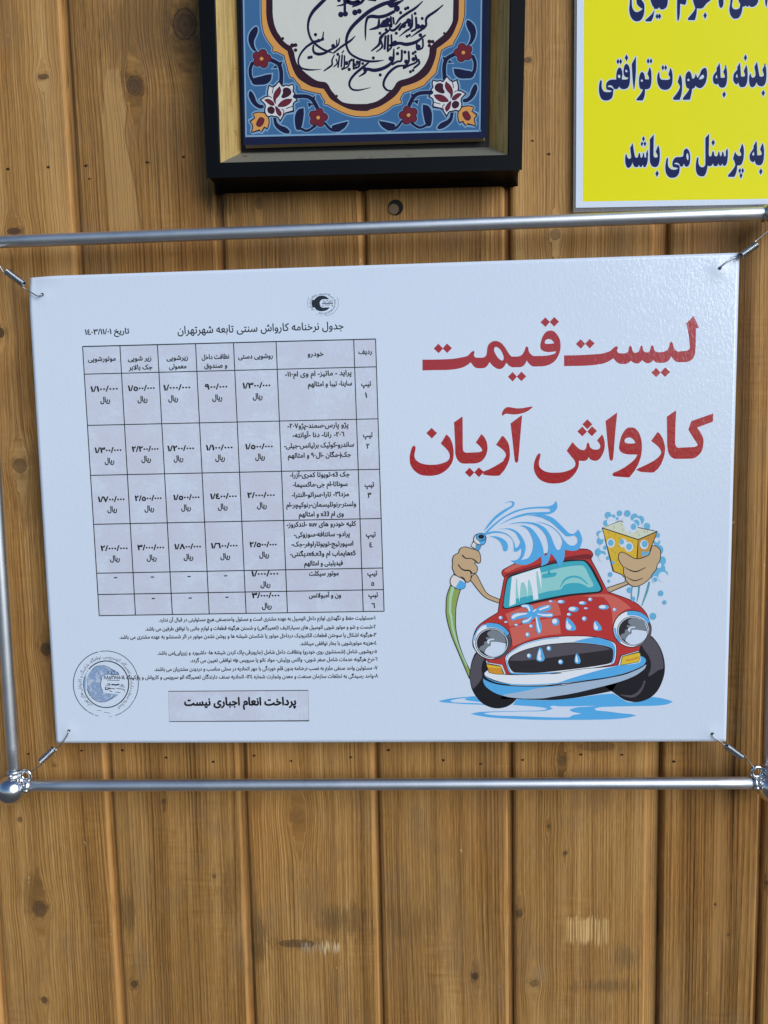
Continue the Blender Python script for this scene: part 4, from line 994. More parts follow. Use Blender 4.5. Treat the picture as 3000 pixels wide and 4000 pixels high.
rows_('w', [('١/١٠٠/٠٠٠', 590, 763, 877), (RY, 652, 713, 948), ('١/٥٠٠/٠٠٠', 832, 1003, 872), (RY, 893, 955, 943), ('١/٠٠٠/٠٠٠', 1062, 1233, 868), (RY, 1092, 1153, 938), ('٩٠٠/٠٠٠', 1330, 1473, 863), (RY, 1377, 1440, 933), ('١/٣٠٠/٠٠٠', 1575, 1751, 855), (RY, 1640, 1700, 925),
            ('١/٣٠٠/٠٠٠', 617, 787, 1274), (RY, 680, 740, 1343), ('٢/٢٠٠/٠٠٠', 857, 1027, 1266), (RY, 918, 978, 1330), ('١/٢٠٠/٠٠٠', 1088, 1257, 1262), (RY, 1127, 1187, 1327), ('١/١٠٠/٠٠٠', 1337, 1507, 1257), (RY, 1397, 1457, 1323), ('١/٥٠٠/٠٠٠', 1592, 1767, 1250), (RY, 1656, 1716, 1316),
            ('١/٧٠٠/٠٠٠', 638, 807, 1592), (RY, 698, 758, 1656), ('٢/٥٠٠/٠٠٠', 876, 1047, 1585), (RY, 938, 998, 1651), ('١/٥٠٠/٠٠٠', 1126, 1293, 1579), (RY, 1176, 1236, 1645), ('١/٤٠٠/٠٠٠', 1365, 1533, 1572), (RY, 1414, 1474, 1639), ('٢/٠٠٠/٠٠٠', 1605, 1780, 1565), (RY, 1667, 1728, 1631)], 29)
rows_('y', [('٢/٠٠٠/٠٠٠', 655, 827, 250), (RY, 715, 776, 316), ('٣/٠٠٠/٠٠٠', 893, 1063, 245), (RY, 953, 1014, 311), ('١/٨٠٠/٠٠٠', 1133, 1302, 239), (RY, 1192, 1252, 306), ('١/٦٠٠/٠٠٠', 1370, 1539, 233), (RY, 1430, 1490, 301), ('٢/٥٠٠/٠٠٠', 1620, 1792, 226), (RY, 1682, 1743, 291),
            ('١/٠٠٠/٠٠٠', 1632, 1803, 415), (RY, 1690, 1752, 483), ('٣/٠٠٠/٠٠٠', 1635, 1810, 556), (RY, 1699, 1760, 623)] +
           [('-', x - 9, x + 9, y + 9) for x, y in ((750, 427), (988, 423), (1226, 420), (1463, 415), (994, 562), (1233, 559), (1471, 554))], 29)
TY = 'تیپ'
rows_('x', [(TY, 683, 745, 843), ('١', 708, 719, 918), (TY, 695, 755, 1174), ('٢', 717, 735, 1248), (TY, 705, 765, 1496), ('٣', 725, 747, 1566)], 28)
rows_('z', [(TY, 713, 775, 159), ('٤', 736, 755, 228), (TY, 723, 785, 411), ('٥', 748, 765, 478), (TY, 730, 790, 550), ('٦', 750, 771, 622)], 28)
rows_('x', [('پراید - ماتیز- ام وی ام١١٠-', 190, 618, 776), ('ساینا- تیبا و امثالهم', 337, 622, 842), ('پژو پارس-سمند-پژو٢٠٧-', 205, 598, 1112), ('٢٠٦- رانا- دنا -آوانته-', 238, 572, 1173), ('ساندرو-کوئیک برلیانس-جیلی-', 183, 634, 1240), ('جکj-مگان -ال٩٠ و امثالهم', 207, 615, 1304),
            ('جک s3-تویوتا کمری-آزرا-', 222, 607, 1431), ('سوناتا-ام جی-ماکسیما-', 240, 593, 1493), ('مزدا٣- تارا-سراتو-النترا-', 233, 602, 1559), ('ولستر-رنوتلیسمان-رنوکپچر-ام', 197, 648, 1624)], 26)
rows_('z', [('وی ام x33 و امثالهم', 278, 568, 27), ('کلیه خودرو های suv -لندکروز-', 200, 648, 92), ('پرادو- سانتافه-سوزوکی-', 246, 607, 158), ('اسپورتیج-تویوتاراوفر-جک-', 230, 630, 220), ('s5هایماب ام وx6,x3دیگنتی-', 222, 645, 283), ('فیدیلیتی و امثالهم', 313, 562, 345),
            ('موتور سیکلت', 345, 535, 411), ('ون و آمبولانس', 344, 550, 553)], 26)
ti = Sheet(0.0)
text(ti, 'جدول نرخنامه کارواش سنتی تابعه شهرتهران', 694, 1342, 1295, 40, BLK, .018)
td = Sheet(0.0)
text(td, 'تاریخ ١٤٠٣/١١/٠١', 333, 505, 1305, 29, BLK, .032)
fn = Sheet(0.0)
for t, a, b, y in [('١-مسئولیت حفظ و نگهداری لوازم داخل اتومبیل به عهده مشتری است و مسئول واحدصنفی هیچ مسئولیتی در قبال آن ندارد.', 621, 1466, 2424), ('٢-شست و شو و موتور شویی اتومبیل های بسیارکثیف (تعمیرگاهی) و شستن هرگونه قطعات و لوازم جانبی با توافق طرفین می باشد.', 568, 1468, 2459),
                   ('٣-هرگونه اشکال یا سوختن قطعات الکترونیک درداخل موتور یا شکستن شیشه ها و روشن نشدن موتور در اثر شستشو به عهده مشتری می باشد.', 467, 1470, 2491), ('٤-هزینه موتورشویی با بخار توافقی میباشد.', 1172, 1471, 2519),
                   ('٥-روشویی شامل (شستشوی روی خودرو) ونظافت داخل شامل (جاروبرقی-پاک کردن شیشه ها- داشبورد و زیرپایی)می باشد.', 616, 1472, 2554), ('٦-نرخ هرگونه خدمات شامل صفر شویی- واکس وپلیش- مواد نانو یا سرویس vip توافقی تعیین می گردد.', 743, 1474, 2584),
                   ('٧- مسئولین واحد صنفی ملزم به نصب نرخنامه بدون قلم خوردگی با مهر اتحادیه در محلی مناسب و دردیدن مشتریان می باشند.', 603, 1475, 2618), ('٨-واحد رسیدگی به تخلفات سازمان صنعت و معدن وتجارت شماره ١٢٤- اتحادیه صنف دارندگان تعمیرگاه اتو سرویس و کارواش و پارکینگ ١٤-٨٨٥٢٧٥١', 405, 1476, 2650)]:
    fn.lay += .05; text(fn, t, a, b, y, 21.5, BLK, .030)
pn = Sheet(0.0)
bx = [(658, 2700.4), (1203.7, 2696.8), (1206.8, 2815.6), (661, 2818.6)]
pn.poly([bx], tint); pn.up(); pn.stroke(bx, 2.8, BLK, True); pn.up()
text(pn, 'پرداخت انعام اجباری نیست', 721.5, 1155.5, 2755, 46, BLK, .045)

# --- emblem above the table
crop('X', 1190, 1130, 150)
em = Sheet(0.0)
em.shape('X 1070,425* 950,335 850,285 740,275 600,300 480,380 420,455* 330,460* 300,580 300,650 345,800* 430,780* 500,880 620,935 740,950 900,925 1000,870 1085,778* 900,785 780,795 700,750 655,640 660,540 720,460 800,430 950,430', BLK)
em.up()
for s, w in (('X 770,625 1210,620', 40), ('X 890,688 1090,684', 18), ('X 790,570 830,480 850,480', 16), ('X 1080,478 1140,480 1210,570', 18), ('X 830,560 880,545 915,560', 26), ('X 1030,555 1090,540 1130,560', 28), ('X 960,490 1000,495', 30), ('X 780,715 800,745', 34), ('X 1205,690 1190,740', 34), ('X 790,565 1200,565', 8)): em.line(s, w, BLK)
for s, w in (('X 1385,330 1440,450 1455,600 1440,720 1380,860 1290,980 1150,1080 1000,1130 870,1145', 14), ('X 205,340 140,450 118,590 130,700 165,810', 12), ('X 700,1020 850,1020 1000,985 1120,920 1190,860', 9), ('X 640,1140 780,1150', 9), ('X 490,1080 550,1115', 10), ('X 1310,500 1305,640 1280,740 1220,830', 9)): em.line(s, w, (.10, .10, .12))
text(em, 'اتحادیه صنف دارندگان تعمیرگاه اتوسرویس توقفگاه پارکینگ و کارواش', 0, 1, 0, 10.5, BLK, .02, (1260.5, 1186.5, 46.5, 36.5, 225, -62))
text(em, 'تهران ١٣٣٧', 0, 1, 0, 9, BLK, .02, (1260.5, 1186.5, 46, 37, 292, 250))

# --- round stamp, lower left
crop('W', 260, 2520, 300)
mott = bpy.data.materials.new('print_stamp_ink'); q = G(mott); q.b.inputs['Roughness'].default_value = .36; q.b.inputs['Specular IOR Level'].default_value = .25; q.b.inputs['Coat Weight'].default_value = 1.0; q.b.inputs['Coat Roughness'].default_value = .11
ge = q.N.new('ShaderNodeNewGeometry'); sn = q.noise(ge.outputs['Position'], 900, 3, .7); sn2 = q.noise(ge.outputs['Position'], 130, 3)
sc = q.ramp(sn2, [(.36, (.38, .48, .62)), (.50, (.27, .38, .56)), (.62, (.56, .62, .71))])
q.L.new(q.mix(q.mapr(sn, .58, .64, 0, .8), sc, (.035, .055, .14)), q.b.inputs['Base Color']); film_bump(q.N, q.L, q.b)
stp = Sheet(0.0); DK = (.030, .032, .050)
stp.shape('W 1130,600* 1000,520 850,450 750,438 620,460 520,560 450,680 435,830 455,990 520,1110 620,1190 750,1228 900,1200 1020,1145 1120,1070* 1080,1055 900,1040 800,1015 755,940 740,850 750,750 790,680 860,645 1100,640', mott)
stp.shape('W 375,680* 425,680 410,820 420,1000* 380,990 352,850', mott); stp.up()
X, Y, f = CROPS['W']
def arc(cx, cy, rx, ry, a0, a1, w, col=DK):
    n_ = max(6, int(abs(a1 - a0) / 6)); stp.lay += .05
    stp.stroke([(X + (cx + rx * math.cos(R(a0 + (a1 - a0) * i / n_))) * f, Y + (cy - ry * math.sin(R(a0 + (a1 - a0) * i / n_))) * f) for i in range(n_ + 1)], w * f, col, caps=False)
for a0, a1, w in ((-28, 100, 15), (100, 104, 5), (104, 236, 17), (237, 248, 14), (250, 257, 11), (275, 281, 6), (287, 299, 14), (300, 331, 13)): arc(848, 838, 703, 712, a0, a1, w)
for a0, a1, w in ((-50, 140, 24), (143, 148, 9), (150, 196, 10), (196, 310, 22)): arc(855, 845, 487, 503, a0, a1, w)
for a0, a1, w in ((95, 128, 9), (40, 92, 9), (196, 222, 14), (226, 270, 12), (272, 322, 10)): arc(768, 835, 335, 396, a0, a1, w)
for s, w in (('W 760,720 735,830 745,920 780,990', 14), ('W 880,755 1140,765', 12), ('W 850,870 950,880', 12), ('W 980,850 1060,860 1130,850', 30), ('W 1145,895 1255,908', 12), ('W 1180,860 1220,870', 22), ('W 890,835 940,845', 24), ('W 840,910 850,960 930,940', 22), ('W 870,920 960,935 1040,945', 16), ('W 1080,930 1240,960 1250,1000', 14),
             ('W 1060,1015 1160,1025', 12), ('W 930,985 980,1000', 16), ('W 900,570 900,610 960,630 1120,640', 14), ('W 970,580 975,630', 12), ('W 1080,580 1130,630', 14), ('W 1030,570 1040,545', 16), ('W 810,1450 940,1470', 9), ('W 650,1410 760,1415', 8)): stp.lay += .05; stp.line(s, w, DK)
text(stp, 'اتحادیه صنف دارندگان تعمیرگاه. اتوسرویس. توقفگاه. پارکینگ و کارواش های تهران', 0, 1, 0, 17.5, DK, .004, (X + 850 * f, Y + 840 * f, 97, 101, 236, -62))

# --- the cartoon
for k, v in dict(P=(1700, 1940, 600), Q=(2200, 1940, 500), R=(1700, 2380, 500), S=(2150, 2380, 500), T=(1900, 2180, 500), U=(1850, 1940, 450)).items(): crop(k, *v)
cB, cSky, cLt = ink(78, 166, 236), ink(95, 172, 222), ink(214, 232, 250)
cBlk, cRed, cRedL, cRedD = (.014, .013, .016), (.57, .040, .034), (.72, .145, .105), (.22, .018, .024)
cTan, cTeal, cTealL, cGrey = (.66, .44, .235), ink(58, 165, 196), ink(132, 200, 214), (.105, .090, .105)
cWhite = (.74, .80, .88)
car = Sheet(0.0)
LW = 3.0
car.shape('R 40,1190* 200,1155 515,1126 700,1130 700,1240 600,1237 400,1230 200,1215 90,1205', cB, ['R 198,1185 300,1160 500,1141 690,1141 690,1225 560,1218 380,1212 240,1205'])
car.shape('S -490,1240* -420,1165 -200,1175 0,1178 300,1150 600,1110 750,1095 830,1100 1000,1200 1150,1190 1300,1138 1450,1155 1560,1185 1587,1200* 1500,1235 1350,1250 1100,1255 800,1262 640,1270 575,1290 600,1310 750,1325 900,1345 1050,1360 1118,1378* 1000,1405 800,1425 500,1433 200,1434 -100,1434 -400,1425 -800,1400 -1037,1358* -950,1335 -800,1325 -400,1318 -150,1312 -50,1295 -60,1280 -200,1262', cB)
car.up(); car.shape('R 380,1160 450,1145 520,1140 600,1200 500,1192 420,1182', cB)
car.shape('S 5,1275* 0,1257 50,1250 120,1258 300,1258 600,1250* 480,1262 350,1270 260,1295 250,1310 290,1330 405,1353* 290,1372 240,1400 0,1400 -400,1385 -700,1375 -860,1352 -750,1335 -400,1325 -100,1320 30,1290', cWhite)
car.up()
car.shape('S -650,1160* -400,1165 0,1177 300,1150 600,1100 800,1060* 900,900* 0,1050 -600,1100*', cBlk)
car.shape('R 540,555 480,650 450,790 447,900 470,1020 520,1120 600,1210 700,1265 810,1285 920,1265 1000,1220 1060,1160* 1000,1000* 700,800* 650,640*', cBlk)
car.shape('S 1280,340 1370,410 1440,530 1480,680 1480,820 1440,960 1370,1080 1270,1160 1150,1200 1060,1200 960,1175 860,1110 790,1060* 700,1000* 900,700* 1170,450*', cBlk)
car.up()
car.shape('R 545,562* 490,660 455,800 455,920 490,1035* 560,960 600,900 610,850 600,780 610,700 640,640*', cGrey)
car.shape('S 1180,460* 1285,350* 1375,430 1435,560 1465,700 1463,770* 1400,790 1330,840 1275,872* 1270,850 1300,770 1300,680 1270,600 1220,530', cGrey)
car.shape('S 885,1103* 960,1130 1060,1145 1130,1115 1190,1050 1235,930* 1210,925* 1190,990 1130,1070 1060,1110 980,1112', cGrey)
car.up()
BODY = 'T 150,705* 165,600 195,450 232,250* 205,215 200,180 215,155 245,135 360,75 500,25 700,-40 850,-75 U 1310,762 1520,752 1640,757 Q 200,678 300,682 355,702 385,745 372,785 357,808* 440,960 520,1120 580,1235* 700,1275 860,1335 960,1390 1040,1465 1090,1540 S 1290,180 1300,250 1280,345* 1170,475* 1150,540* 910,600* 872,728* 600,760 0,830 R 1200,840 910,845* 650,650* 500,500 490,380 540,240 640,150 815,40*'
car.shape(BODY, cRed, line=cBlk, lw=LW)
car.up()
car.shape('T 228,245* 255,212 420,155 700,72 950,8 Q 100,772 250,750 360,745* 372,780 357,805* 300,812 200,805 0,830 T 700,95 450,170 290,235', cRedD)
car.shape('T 222,175* 250,145 350,85 480,65* 560,75 400,125 280,180', cRedL)
car.shape('T 245,725* 450,645 700,580 905,543* 945,640 968,740* 750,770 500,830 300,890* 275,800', cRedL)
car.shape('T 300,905* 500,850 750,790 930,775* 955,880 965,985* 800,1000 600,1040 340,1145* 330,1050', cRedL)
car.shape('Q 240,1290* 400,1270 560,1265 700,1310 820,1390 880,1450* 800,1470 720,1530 660,1620 640,1659* 630,1500 590,1380 520,1300* 400,1298', cRedL)
car.up()
car.shape('T 208,640 225,500 250,330 275,255 330,215 500,160 700,100 900,50 1100,20 1250,20 1310,45 1380,130 1450,260 1505,380 1505,420 1470,450 1350,465 1100,490 800,545 500,615 300,655 240,660', cBlk)
car.up(); car.shape('T 222,620 235,500 262,340 285,270 335,235 500,180 700,120 900,70 1100,42 1240,38 1290,60 1350,140 1420,270 1478,380 1480,410 1450,432 1300,445 1050,470 780,520 500,585 300,640 250,645', cTeal)
car.up(); car.shape('T 330,245* 500,185 700,190 900,140 1050,110 1230,95 1275,120 1330,230 1385,340 1375,370 1320,380 1280,355 1200,325 1080,325 1010,350 960,405 800,430 670,465 500,500 380,530 310,540', cTealL)
car.up(); car.shape('T 330,240* 690,125* 705,200 715,420* 690,300 660,170 650,180 650,300 675,530* 610,545* 590,400 560,290 543,280 535,400 540,530* 520,400 490,320 470,312 450,330 435,450 430,570* 410,450 395,270 385,265 380,400 380,590* 295,625* 310,450', cLt)
car.shape('T 720,225 740,205 800,197 890,185 912,200 890,235 800,255 730,260', cTeal); car.shape('T 795,150* 825,140* 825,200* 795,202*', cTeal)
car.line('T 955,380 1000,300 1060,255 1140,240 1220,260 1310,335', [8, 24, 28, 26, 24, 14], cTeal)
car.up()
car.shape('R 905,640 925,590 1010,520 1150,440 1400,375 1640,350 S 300,345 500,350 680,380 780,410 840,445 855,510 850,620 830,690 790,718 500,770 0,830 R 1300,842 1010,842 965,825 930,760', cLt, line=cBlk, lw=LW)
car.up(); car.shape('S 290,420* 480,375 600,365 720,395 810,440 840,520 830,640 800,700 780,705* 808,640 812,540 780,495 680,465 500,440', cB)
car.line('R 925,640 945,590 1010,540 1150,455 1400,390 1600,368', 10, cB); car.line('R 925,660 950,770 1000,828 1300,832 1640,818', 16, cB)
car.up(); car.shape('R 948,665 1000,600 1150,530 1400,465 1640,440 S 300,432 500,445 680,470 780,500 810,540 808,620 790,680 740,705 500,745 0,805 R 1300,820 1040,818 1000,800 960,740', (.030, .024, .027), line=cBlk, lw=2)
car.up(); car.shape('R 962,665* 1010,604 1150,536 1400,471 1640,446 S 300,438 500,450 680,475 780,520* 500,560 0,625 R 1400,640 1150,665', cGrey)
car.up()
car.shape('R 618,885* 650,915 800,965 1000,992 1300,998 1640,985 S 300,960 700,900 1000,835 1245,712* 1220,770 1100,860 900,940 600,1020 300,1090 0,1140 R 1400,1155 1150,1160 950,1140 780,1090 660,1010 620,940', cB, line=cBlk, lw=2)
car.up(); car.shape('R 860,1110* 1100,1070 1350,1020 1640,990 S 300,960 700,900 1000,835 1245,714* 1220,770 1100,858 900,938 600,1018 300,1088 0,1138 R 1400,1153 1150,1158 950,1138', ink(150, 180, 216))
car.shape('R 635,830 680,785* 900,845 1300,842 1640,825 S 0,835 400,775 870,725 1170,600* 1220,630 1240,670 1200,730 1050,800 850,860 500,915 0,965 R 1640,957 1300,975 1000,970 800,930 660,870', cLt, line=cBlk, lw=2)
car.up(); car.shape('S 870,730* 1150,690 1170,602* 1220,630 1238,675 1180,738 1000,813 800,868 500,913 200,948 100,952* 250,900 500,825 700,770', cB)
car.line('R 650,865 700,905 800,945 1000,972 1300,976 1640,955', 10, cB)
car.up(); car.line('R 625,880 700,935 850,975 1100,993 1400,990 1640,970', 12, cBlk); car.line('S -20,985 300,950 700,895 1000,825 1160,760 1250,700', 13, cBlk)
car.up()
def lamp(k, cx, cy, rx, ry, ix, iy, irx, iry, dx, dy):
    s = CROPS['R'][2]; sh_ = (dx * s, dy * s)
    car.disc(ell(k, cx, cy, rx, ry), cBlk); car.up(); car.disc(ell(k, cx, cy, rx - 11, ry - 11), cLt); car.up()
    return sh_
s5 = 500 / 1659.0
for k, cx, cy, rx, ry, ix, iy, irx, iry, dx, dy in (('R', 737, 413, 255, 242, 735, 437, 216, 196, 0, 0), ('S', 1055, 253, 249, 245, 1067, 280, 204, 191, 450 + 332 * s5, -157 * s5)):
    car.disc(ell(k, cx, cy, rx, ry), cBlk); car.up(); car.disc(ell(k, cx, cy, rx - 11, ry - 11), cLt); car.up()
    car.shape('R 660,182* 740,178 840,200 920,260 955,312* 925,345* 870,280 780,240 665,236*', cB, dx=dx, dy=dy)
    car.shape('R 925,345* 955,312* 978,380 978,450 955,540 900,600 800,640 740,645* 860,590 925,500 945,420', cGrey, dx=dx, dy=dy)
    car.line('R 510,400 530,300 600,215 660,195', 14, cB) if k == 'R' else car.line('S 835,250 850,330 900,420', 26, cB)
    car.up(); car.disc(ell(k, ix, iy, irx, iry), cBlk); car.up(); car.disc(ell(k, ix, iy, irx - 9, iry - 9), cWhite); car.up(); car.disc(ell(k, ix, iy, irx - 19, iry - 17), (.032, .026, .028)); car.up()
    car.shape('R 740,262* 860,300 905,370 915,430* 850,430 770,415 720,420 700,480 660,500 630,555* 565,515* 590,480 630,460 640,420 680,420 690,400 660,385 665,362 720,368* 680,335 680,300', ink(112, 128, 146), dx=dx, dy=dy)
    car.up(); car.shape('R 720,420* 780,420 915,440* 905,520 850,580 760,612 690,600 635,562* 660,510 690,485 715,470', cWhite, dx=dx, dy=dy)
    car.shape('R 670,415 700,385 765,380* 765,398* 710,405 700,450* 680,440', cWhite, dx=dx, dy=dy); car.up()
YO, YOL = (.78, .33, .03), (.85, .58, .04)
car.shape('R 672,685* 870,718* 915,832* 893,845* 850,735* 680,700*', cWhite, line=cBlk, lw=1.6); car.shape('R 662,718* 680,708* 850,740* 885,845* 780,838 700,820*', YO, line=cBlk, lw=1.6); car.up(); car.shape('R 668,720* 850,744* 858,765* 684,750*', YOL)
car.shape('S 918,600* 1145,535* 1148,550* 930,610* 905,722* 875,720*', cWhite, line=cBlk, lw=1.6); car.shape('S 935,612* 1145,558* 1170,580* 1145,680* 910,725*', YOL, line=cBlk, lw=1.6); car.up(); car.line('S 985,660 1060,650 1130,625', 26, YO)
top = car.lay + 2

wd = Sheet(0.0); wd.lay = top
def drop(k, x, y, rx, ry):
    wd.lay += .05; wd.disc(ell(k, x, y, rx, ry, n=18), cB); L_ = wd.lay; wd.lay += .6; wd.disc(ell(k, x - rx * .22, y - ry * .15, rx * .66, ry * .66, n=14), cLt); wd.lay = L_
for d in ((185, 772, 26, 24), (254, 828, 25, 13), (387, 866, 28, 14), (578, 882, 25, 24), (534, 992, 30, 31), (835, 560, 30, 13), (967, 565, 48, 24), (1245, 582, 50, 24), (1345, 535, 28, 25), (1127, 662, 68, 36), (1290, 650, 30, 13), (1070, 730, 30, 22), (1268, 785, 31, 31),
          (895, 825, 50, 48), (1518, 635, 68, 31), (1660, 668, 25, 25), (553, 1266, 30, 32), (810, 1170, 30, 32), (962, 1345, 31, 32)): drop('T', *d)
for t, h in (('T 1045,770 1110,820 1160,900 1150,930 1090,940 1040,925 1022,880 1030,800', 'T 1045,800 1065,850 1100,880 1085,925 1045,915 1034,880'), ('T 1410,810 1460,850 1495,910 1480,935 1430,940 1390,920 1385,860', 'T 1408,830 1425,870 1445,890 1435,930 1400,915 1395,860'),
             ('T 690,1157 720,1180 745,1260 755,1300 740,1330 695,1340 655,1325 648,1290 665,1210', 'T 690,1180 705,1230 700,1270 715,1310 690,1325 662,1305 670,1240'), ('T 1165,1235 1200,1270 1220,1330 1210,1360 1180,1370 1145,1350 1145,1300', 'T 1165,1255 1180,1300 1185,1345 1160,1345 1155,1300')):
    wd.shape(t, cB); L_ = wd.lay; wd.lay += .6; wd.shape(h, cLt); wd.lay = L_
wd.shape('T 445,610 540,597 590,620 620,665 700,625 800,605 832,615 830,660 780,685 690,700 800,705 860,720 855,760 790,768 690,760 690,800 715,870 715,930 690,980 665,975 640,920 640,820 630,770 600,790 560,840 500,850 460,840 470,800 540,775 500,770 400,790 330,808 315,770 340,720 420,705 520,700 540,680 510,645 460,635', cB); wd.up()
for s, w in (('T 345,765 400,735 520,718', [40, 36, 16]), ('T 480,825 540,805 580,765', [26, 24, 12]), ('T 645,765 662,860 685,950', [14, 22, 26]), ('T 690,665 800,628', [22, 26]), ('T 660,722 740,738 840,738', [10, 24, 30]), ('T 470,618 530,625 560,680', [24, 30, 20]), ('T 610,690 640,665', 16)): wd.line(s, w, cLt)

sp_ = Sheet(0.0); sp_.lay = top
for s in ('U 145,495* 230,370 340,255 450,180 530,140 560,110 550,80 520,75 440,100* 490,75 540,62 580,75 590,105 570,145 500,190 400,260 300,340 200,450',
          'U 120,570* 200,480 320,370 450,275 600,200 760,160 900,145 1050,140 1110,128 1160,100 1185,58* 1205,110 1200,170 1160,220 1090,250 980,260 870,258 750,270 600,310 480,355 370,410* 480,340 620,275 760,235 880,225 1000,220 1080,218 1110,195 1080,175 1020,168 880,170 720,190 570,240 430,315 300,420 190,525',
          'U 235,570* 320,570 400,595 460,635 492,690 490,760 460,787 430,770 420,720 390,660 330,605'): sp_.shape(s, cB)
sp_.up(); sp_.shape('U 130,560* 200,515 300,495 400,505 500,545 560,610 595,690 598,740* 640,720 665,680 680,655* 685,720 670,760 620,790 580,790* 580,700 560,620 490,555 400,525 300,522 220,540', cB)
sp_.up(); sp_.shape('U 355,465* 480,455 560,465 650,520 710,600 745,690 745,780 715,870 680,915* 720,905 790,880 840,800 860,700 850,610 810,520 750,450 660,415* 740,415 830,455 900,530 960,630 1000,740 1015,830 1030,850 1050,840 1075,760 1070,660 1040,560 970,470 880,410 760,385 640,382 495,400* 620,370 760,362 870,375 960,405 1040,460 1110,560 1150,660 1185,740 1215,768 1250,750 1275,690 1280,640 1260,580 1200,500 1110,430 1000,385 880,357* 1010,378 1120,425 1210,495 1270,575 1310,630 1370,690 1430,705 1480,680 1500,640 1490,590 1450,560 1390,570 1330,565 1240,480 1130,380 1000,310 880,280 780,275* 900,262 1030,265 1150,310 1270,420 1370,520 1430,535 1470,515 1507,470* 1545,540 1565,620 1545,700 1510,760 1440,780 1370,775 1312,765* 1310,860 1290,930 1240,1000 1215,1010* 1195,930 1150,860 1112,815* 1095,880 1060,960 970,1003* 980,930 965,858* 920,900 840,950 750,980 650,975 590,955 535,920* 600,915 650,890 685,830 690,760 680,660* 650,600 600,520 500,470', cB)

ha = Sheet(0.0); ha.lay = top
ha.shape('P 165,955* 125,1080 117,1220 R 142,60 165,180 215,350 310,580 390,770 445,900* 450,790* 370,620 305,430 268,250 265,100 P 225,1200 245,1100 275,1000* 220,990', ink(132, 160, 96), line=cBlk, lw=LW)
ha.shape('P 400,850* 440,835 540,1020 590,1065 700,1110* 690,1150* 530,1080 380,900*', cTan, line=cBlk, lw=LW)
ha.up(); ha.line('P 190,985 165,1100 160,1250 R 205,80 230,250 300,480 410,730', [30, 30, 26, 26, 22, 14, 10], ink(150, 205, 185))
ha.shape('P 165,890 200,840* 300,890 325,925 320,980 270,1000 220,985 170,950', ink(205, 212, 224), line=cBlk, lw=LW); ha.shape('P 385,535* 410,485* 500,520* 470,590*', ink(205, 212, 224), line=cBlk, lw=LW)
ha.up(); ha.shape('P 265,900* 325,935 318,980 270,998 225,980', cB); ha.shape('P 440,505* 496,522* 472,590* 430,575*', ink(80, 150, 205))
ha.shape('P 415,470 430,420 480,400 540,420 548,460 530,510 490,520 440,505', ink(205, 212, 224), line=cBlk, lw=LW)
ha.up(); ha.shape('P 470,480* 545,455* 530,508 490,518*', cB); ha.disc(ell('P', 493, 435, 52, 42), cB, cBlk, 2.2); ha.up(); ha.disc(ell('P', 497, 432, 33, 24), cBlk)
ha.up(); ha.shape('P 250,610 270,560 330,542 390,560 440,575 475,600 490,650 490,700 470,720 440,710 425,722 455,760 450,810 420,830 390,830 385,890 365,920 335,920 310,890 260,870 215,840 195,800 183,760 190,730 185,690 200,640 235,615', cTan, line=cBlk, lw=LW)
ha.up(); ha.line('P 295,635 330,665 390,668 430,690 455,715', [16, 12, 9, 14, 10], cBlk); ha.line('P 250,735 280,775 320,795 370,798 392,825', [12, 12, 16, 14, 20], cBlk); ha.line('P 275,862 310,885 325,915', [8, 14, 8], cBlk)

sg = Sheet(0.0); sg.lay = top
SX, SY, sf = CROPS['Q']
def qd(L_, c):
    for x, y, r in L_: sg.lay += .04; sg.disc(ell('Q', x, y, r * .96, r * 1.08, n=20), c)
qd([(582, 240, 42), (650, 262, 30), (730, 215, 36), (832, 218, 42), (925, 270, 50), (1000, 300, 52), (555, 340, 36), (480, 573, 45), (540, 660, 27), (460, 720, 50), (520, 740, 34), (580, 795, 24), (1085, 385, 45), (1220, 500, 36), (1215, 590, 42), (1240, 690, 60), (1280, 830, 54), (1240, 940, 88), (1320, 1000, 38), (470, 480, 38), (1195, 1020, 60), (690, 290, 26),
    (610, 1008, 30), (592, 1095, 18), (858, 1210, 36), (905, 1325, 30), (1265, 1252, 36), (1313, 1370, 28), (1165, 1550, 43)], cSky); sg.up()
qd([(620, 320, 58), (500, 505, 44), (820, 330, 64), (500, 660, 36), (505, 790, 48), (950, 335, 58), (1210, 560, 30), (1240, 890, 32), (1290, 1040, 62), (1190, 1075, 42), (1085, 400, 62), (700, 285, 32)], cWhite); sg.up()
qd([(1190, 1075, 30), (1085, 385, 44), (945, 345, 46), (540, 660, 26), (700, 285, 20)], cSky); sg.up()
for s, w in (('Q 1115,1110 1085,1230 1060,1300 1020,1410', [24, 28, 20, 10]), ('Q 985,1165 975,1270 955,1360', [22, 18, 6]), ('Q 895,1170 885,1240 885,1320', 14)): sg.line(s, w, ink(80, 152, 180))
sg.shape('Q 570,1180* 800,1105* 805,1050* 840,1135* 600,1240*', cTan, line=cBlk, lw=LW); sg.up()
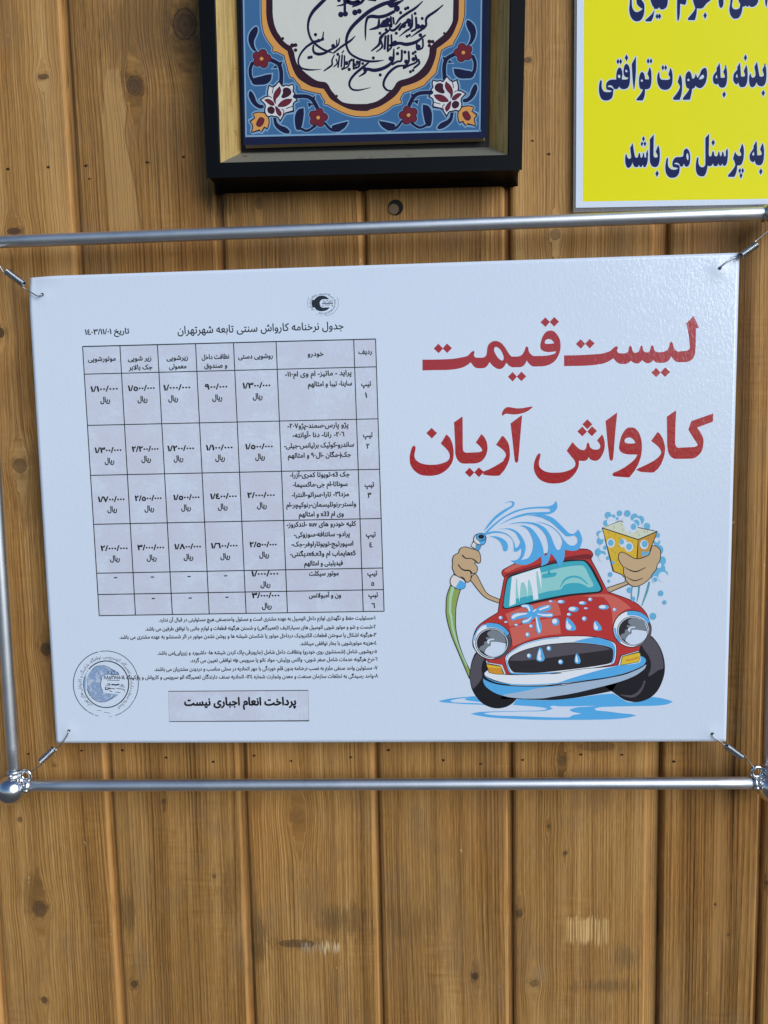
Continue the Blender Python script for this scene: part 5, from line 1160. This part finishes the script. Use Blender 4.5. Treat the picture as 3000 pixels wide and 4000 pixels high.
sg.shape('Q 508,410* 970,558* 955,810* 800,1050* 760,1010 650,965*', (.80, .50, .035), line=cBlk, lw=LW); sg.shape('Q 970,558* 1218,452* 1130,680 1100,760 955,810*', (.66, .33, .045), line=cBlk, lw=LW)
sg.shape('Q 505,403* 740,313* 960,395 1220,450* 970,555*', (.72, .74, .55), line=cBlk, lw=LW); sg.up()
for x, y in ((650, 400), (745, 365), (760, 430), (850, 460), (940, 455), (970, 500), (1040, 458), (1080, 455), (575, 470), (665, 500), (715, 540), (710, 650), (880, 580), (915, 645), (625, 700), (660, 730), (690, 820), (700, 890), (740, 955), (590, 535), (1090, 540), (1150, 500)):
    sg.lay += .02; sg.stroke([(SX + (x + 16 * math.cos(a)) * sf, SY + (y + 16 * math.sin(a)) * sf) for a in (-1.7, -1, -.3, .4, 1.1)], 1.5, (.34, .27, .09))
qd([(870, 390, 78), (820, 345, 50), (910, 400, 58)], cWhite); sg.up(); qd([(910, 390, 39)], cSky); sg.up()
qd([(615, 600, 55), (775, 600, 52), (850, 650, 58), (1048, 620, 56)], cWhite); sg.up(); qd([(615, 598, 39), (757, 585, 33), (852, 648, 41), (1055, 613, 41), (645, 855, 22), (1040, 738, 30), (1100, 738, 30)], cSky); sg.up()
sg.shape('Q 720,745 760,718 820,740 940,805 1060,780 1110,750 1130,700 1150,632* 1210,645 1255,690 1262,740 1250,830 1215,890 1205,940 1150,1010 1130,1050 1050,1120 980,1155 910,1162 850,1130 810,1080 800,1030 780,990 780,920 740,860 715,800', cTan, line=cBlk, lw=LW); sg.up()
sg.line('Q 790,910 870,955 950,970 1065,918', [6, 14, 16, 8], cBlk); sg.line('Q 810,1035 880,1075 940,1088 1030,1055', [6, 12, 14, 8], cBlk)

flush_text()
tab = tb.build('price_table', poster); tx.build('table_lettering', tab)
ti.build('table_title', poster); td.build('table_date', poster); fn.build('footnotes', poster); pn.build('tip_notice', poster)
em.build('union_emblem', poster); stp.build('round_stamp', poster)
cr = car.build('car_cartoon', poster)
for nm_, s_ in (('water_drops', wd), ('water_spray', sp_), ('hose_arm', ha), ('sponge_arm', sg)): s_.build(nm_, cr)
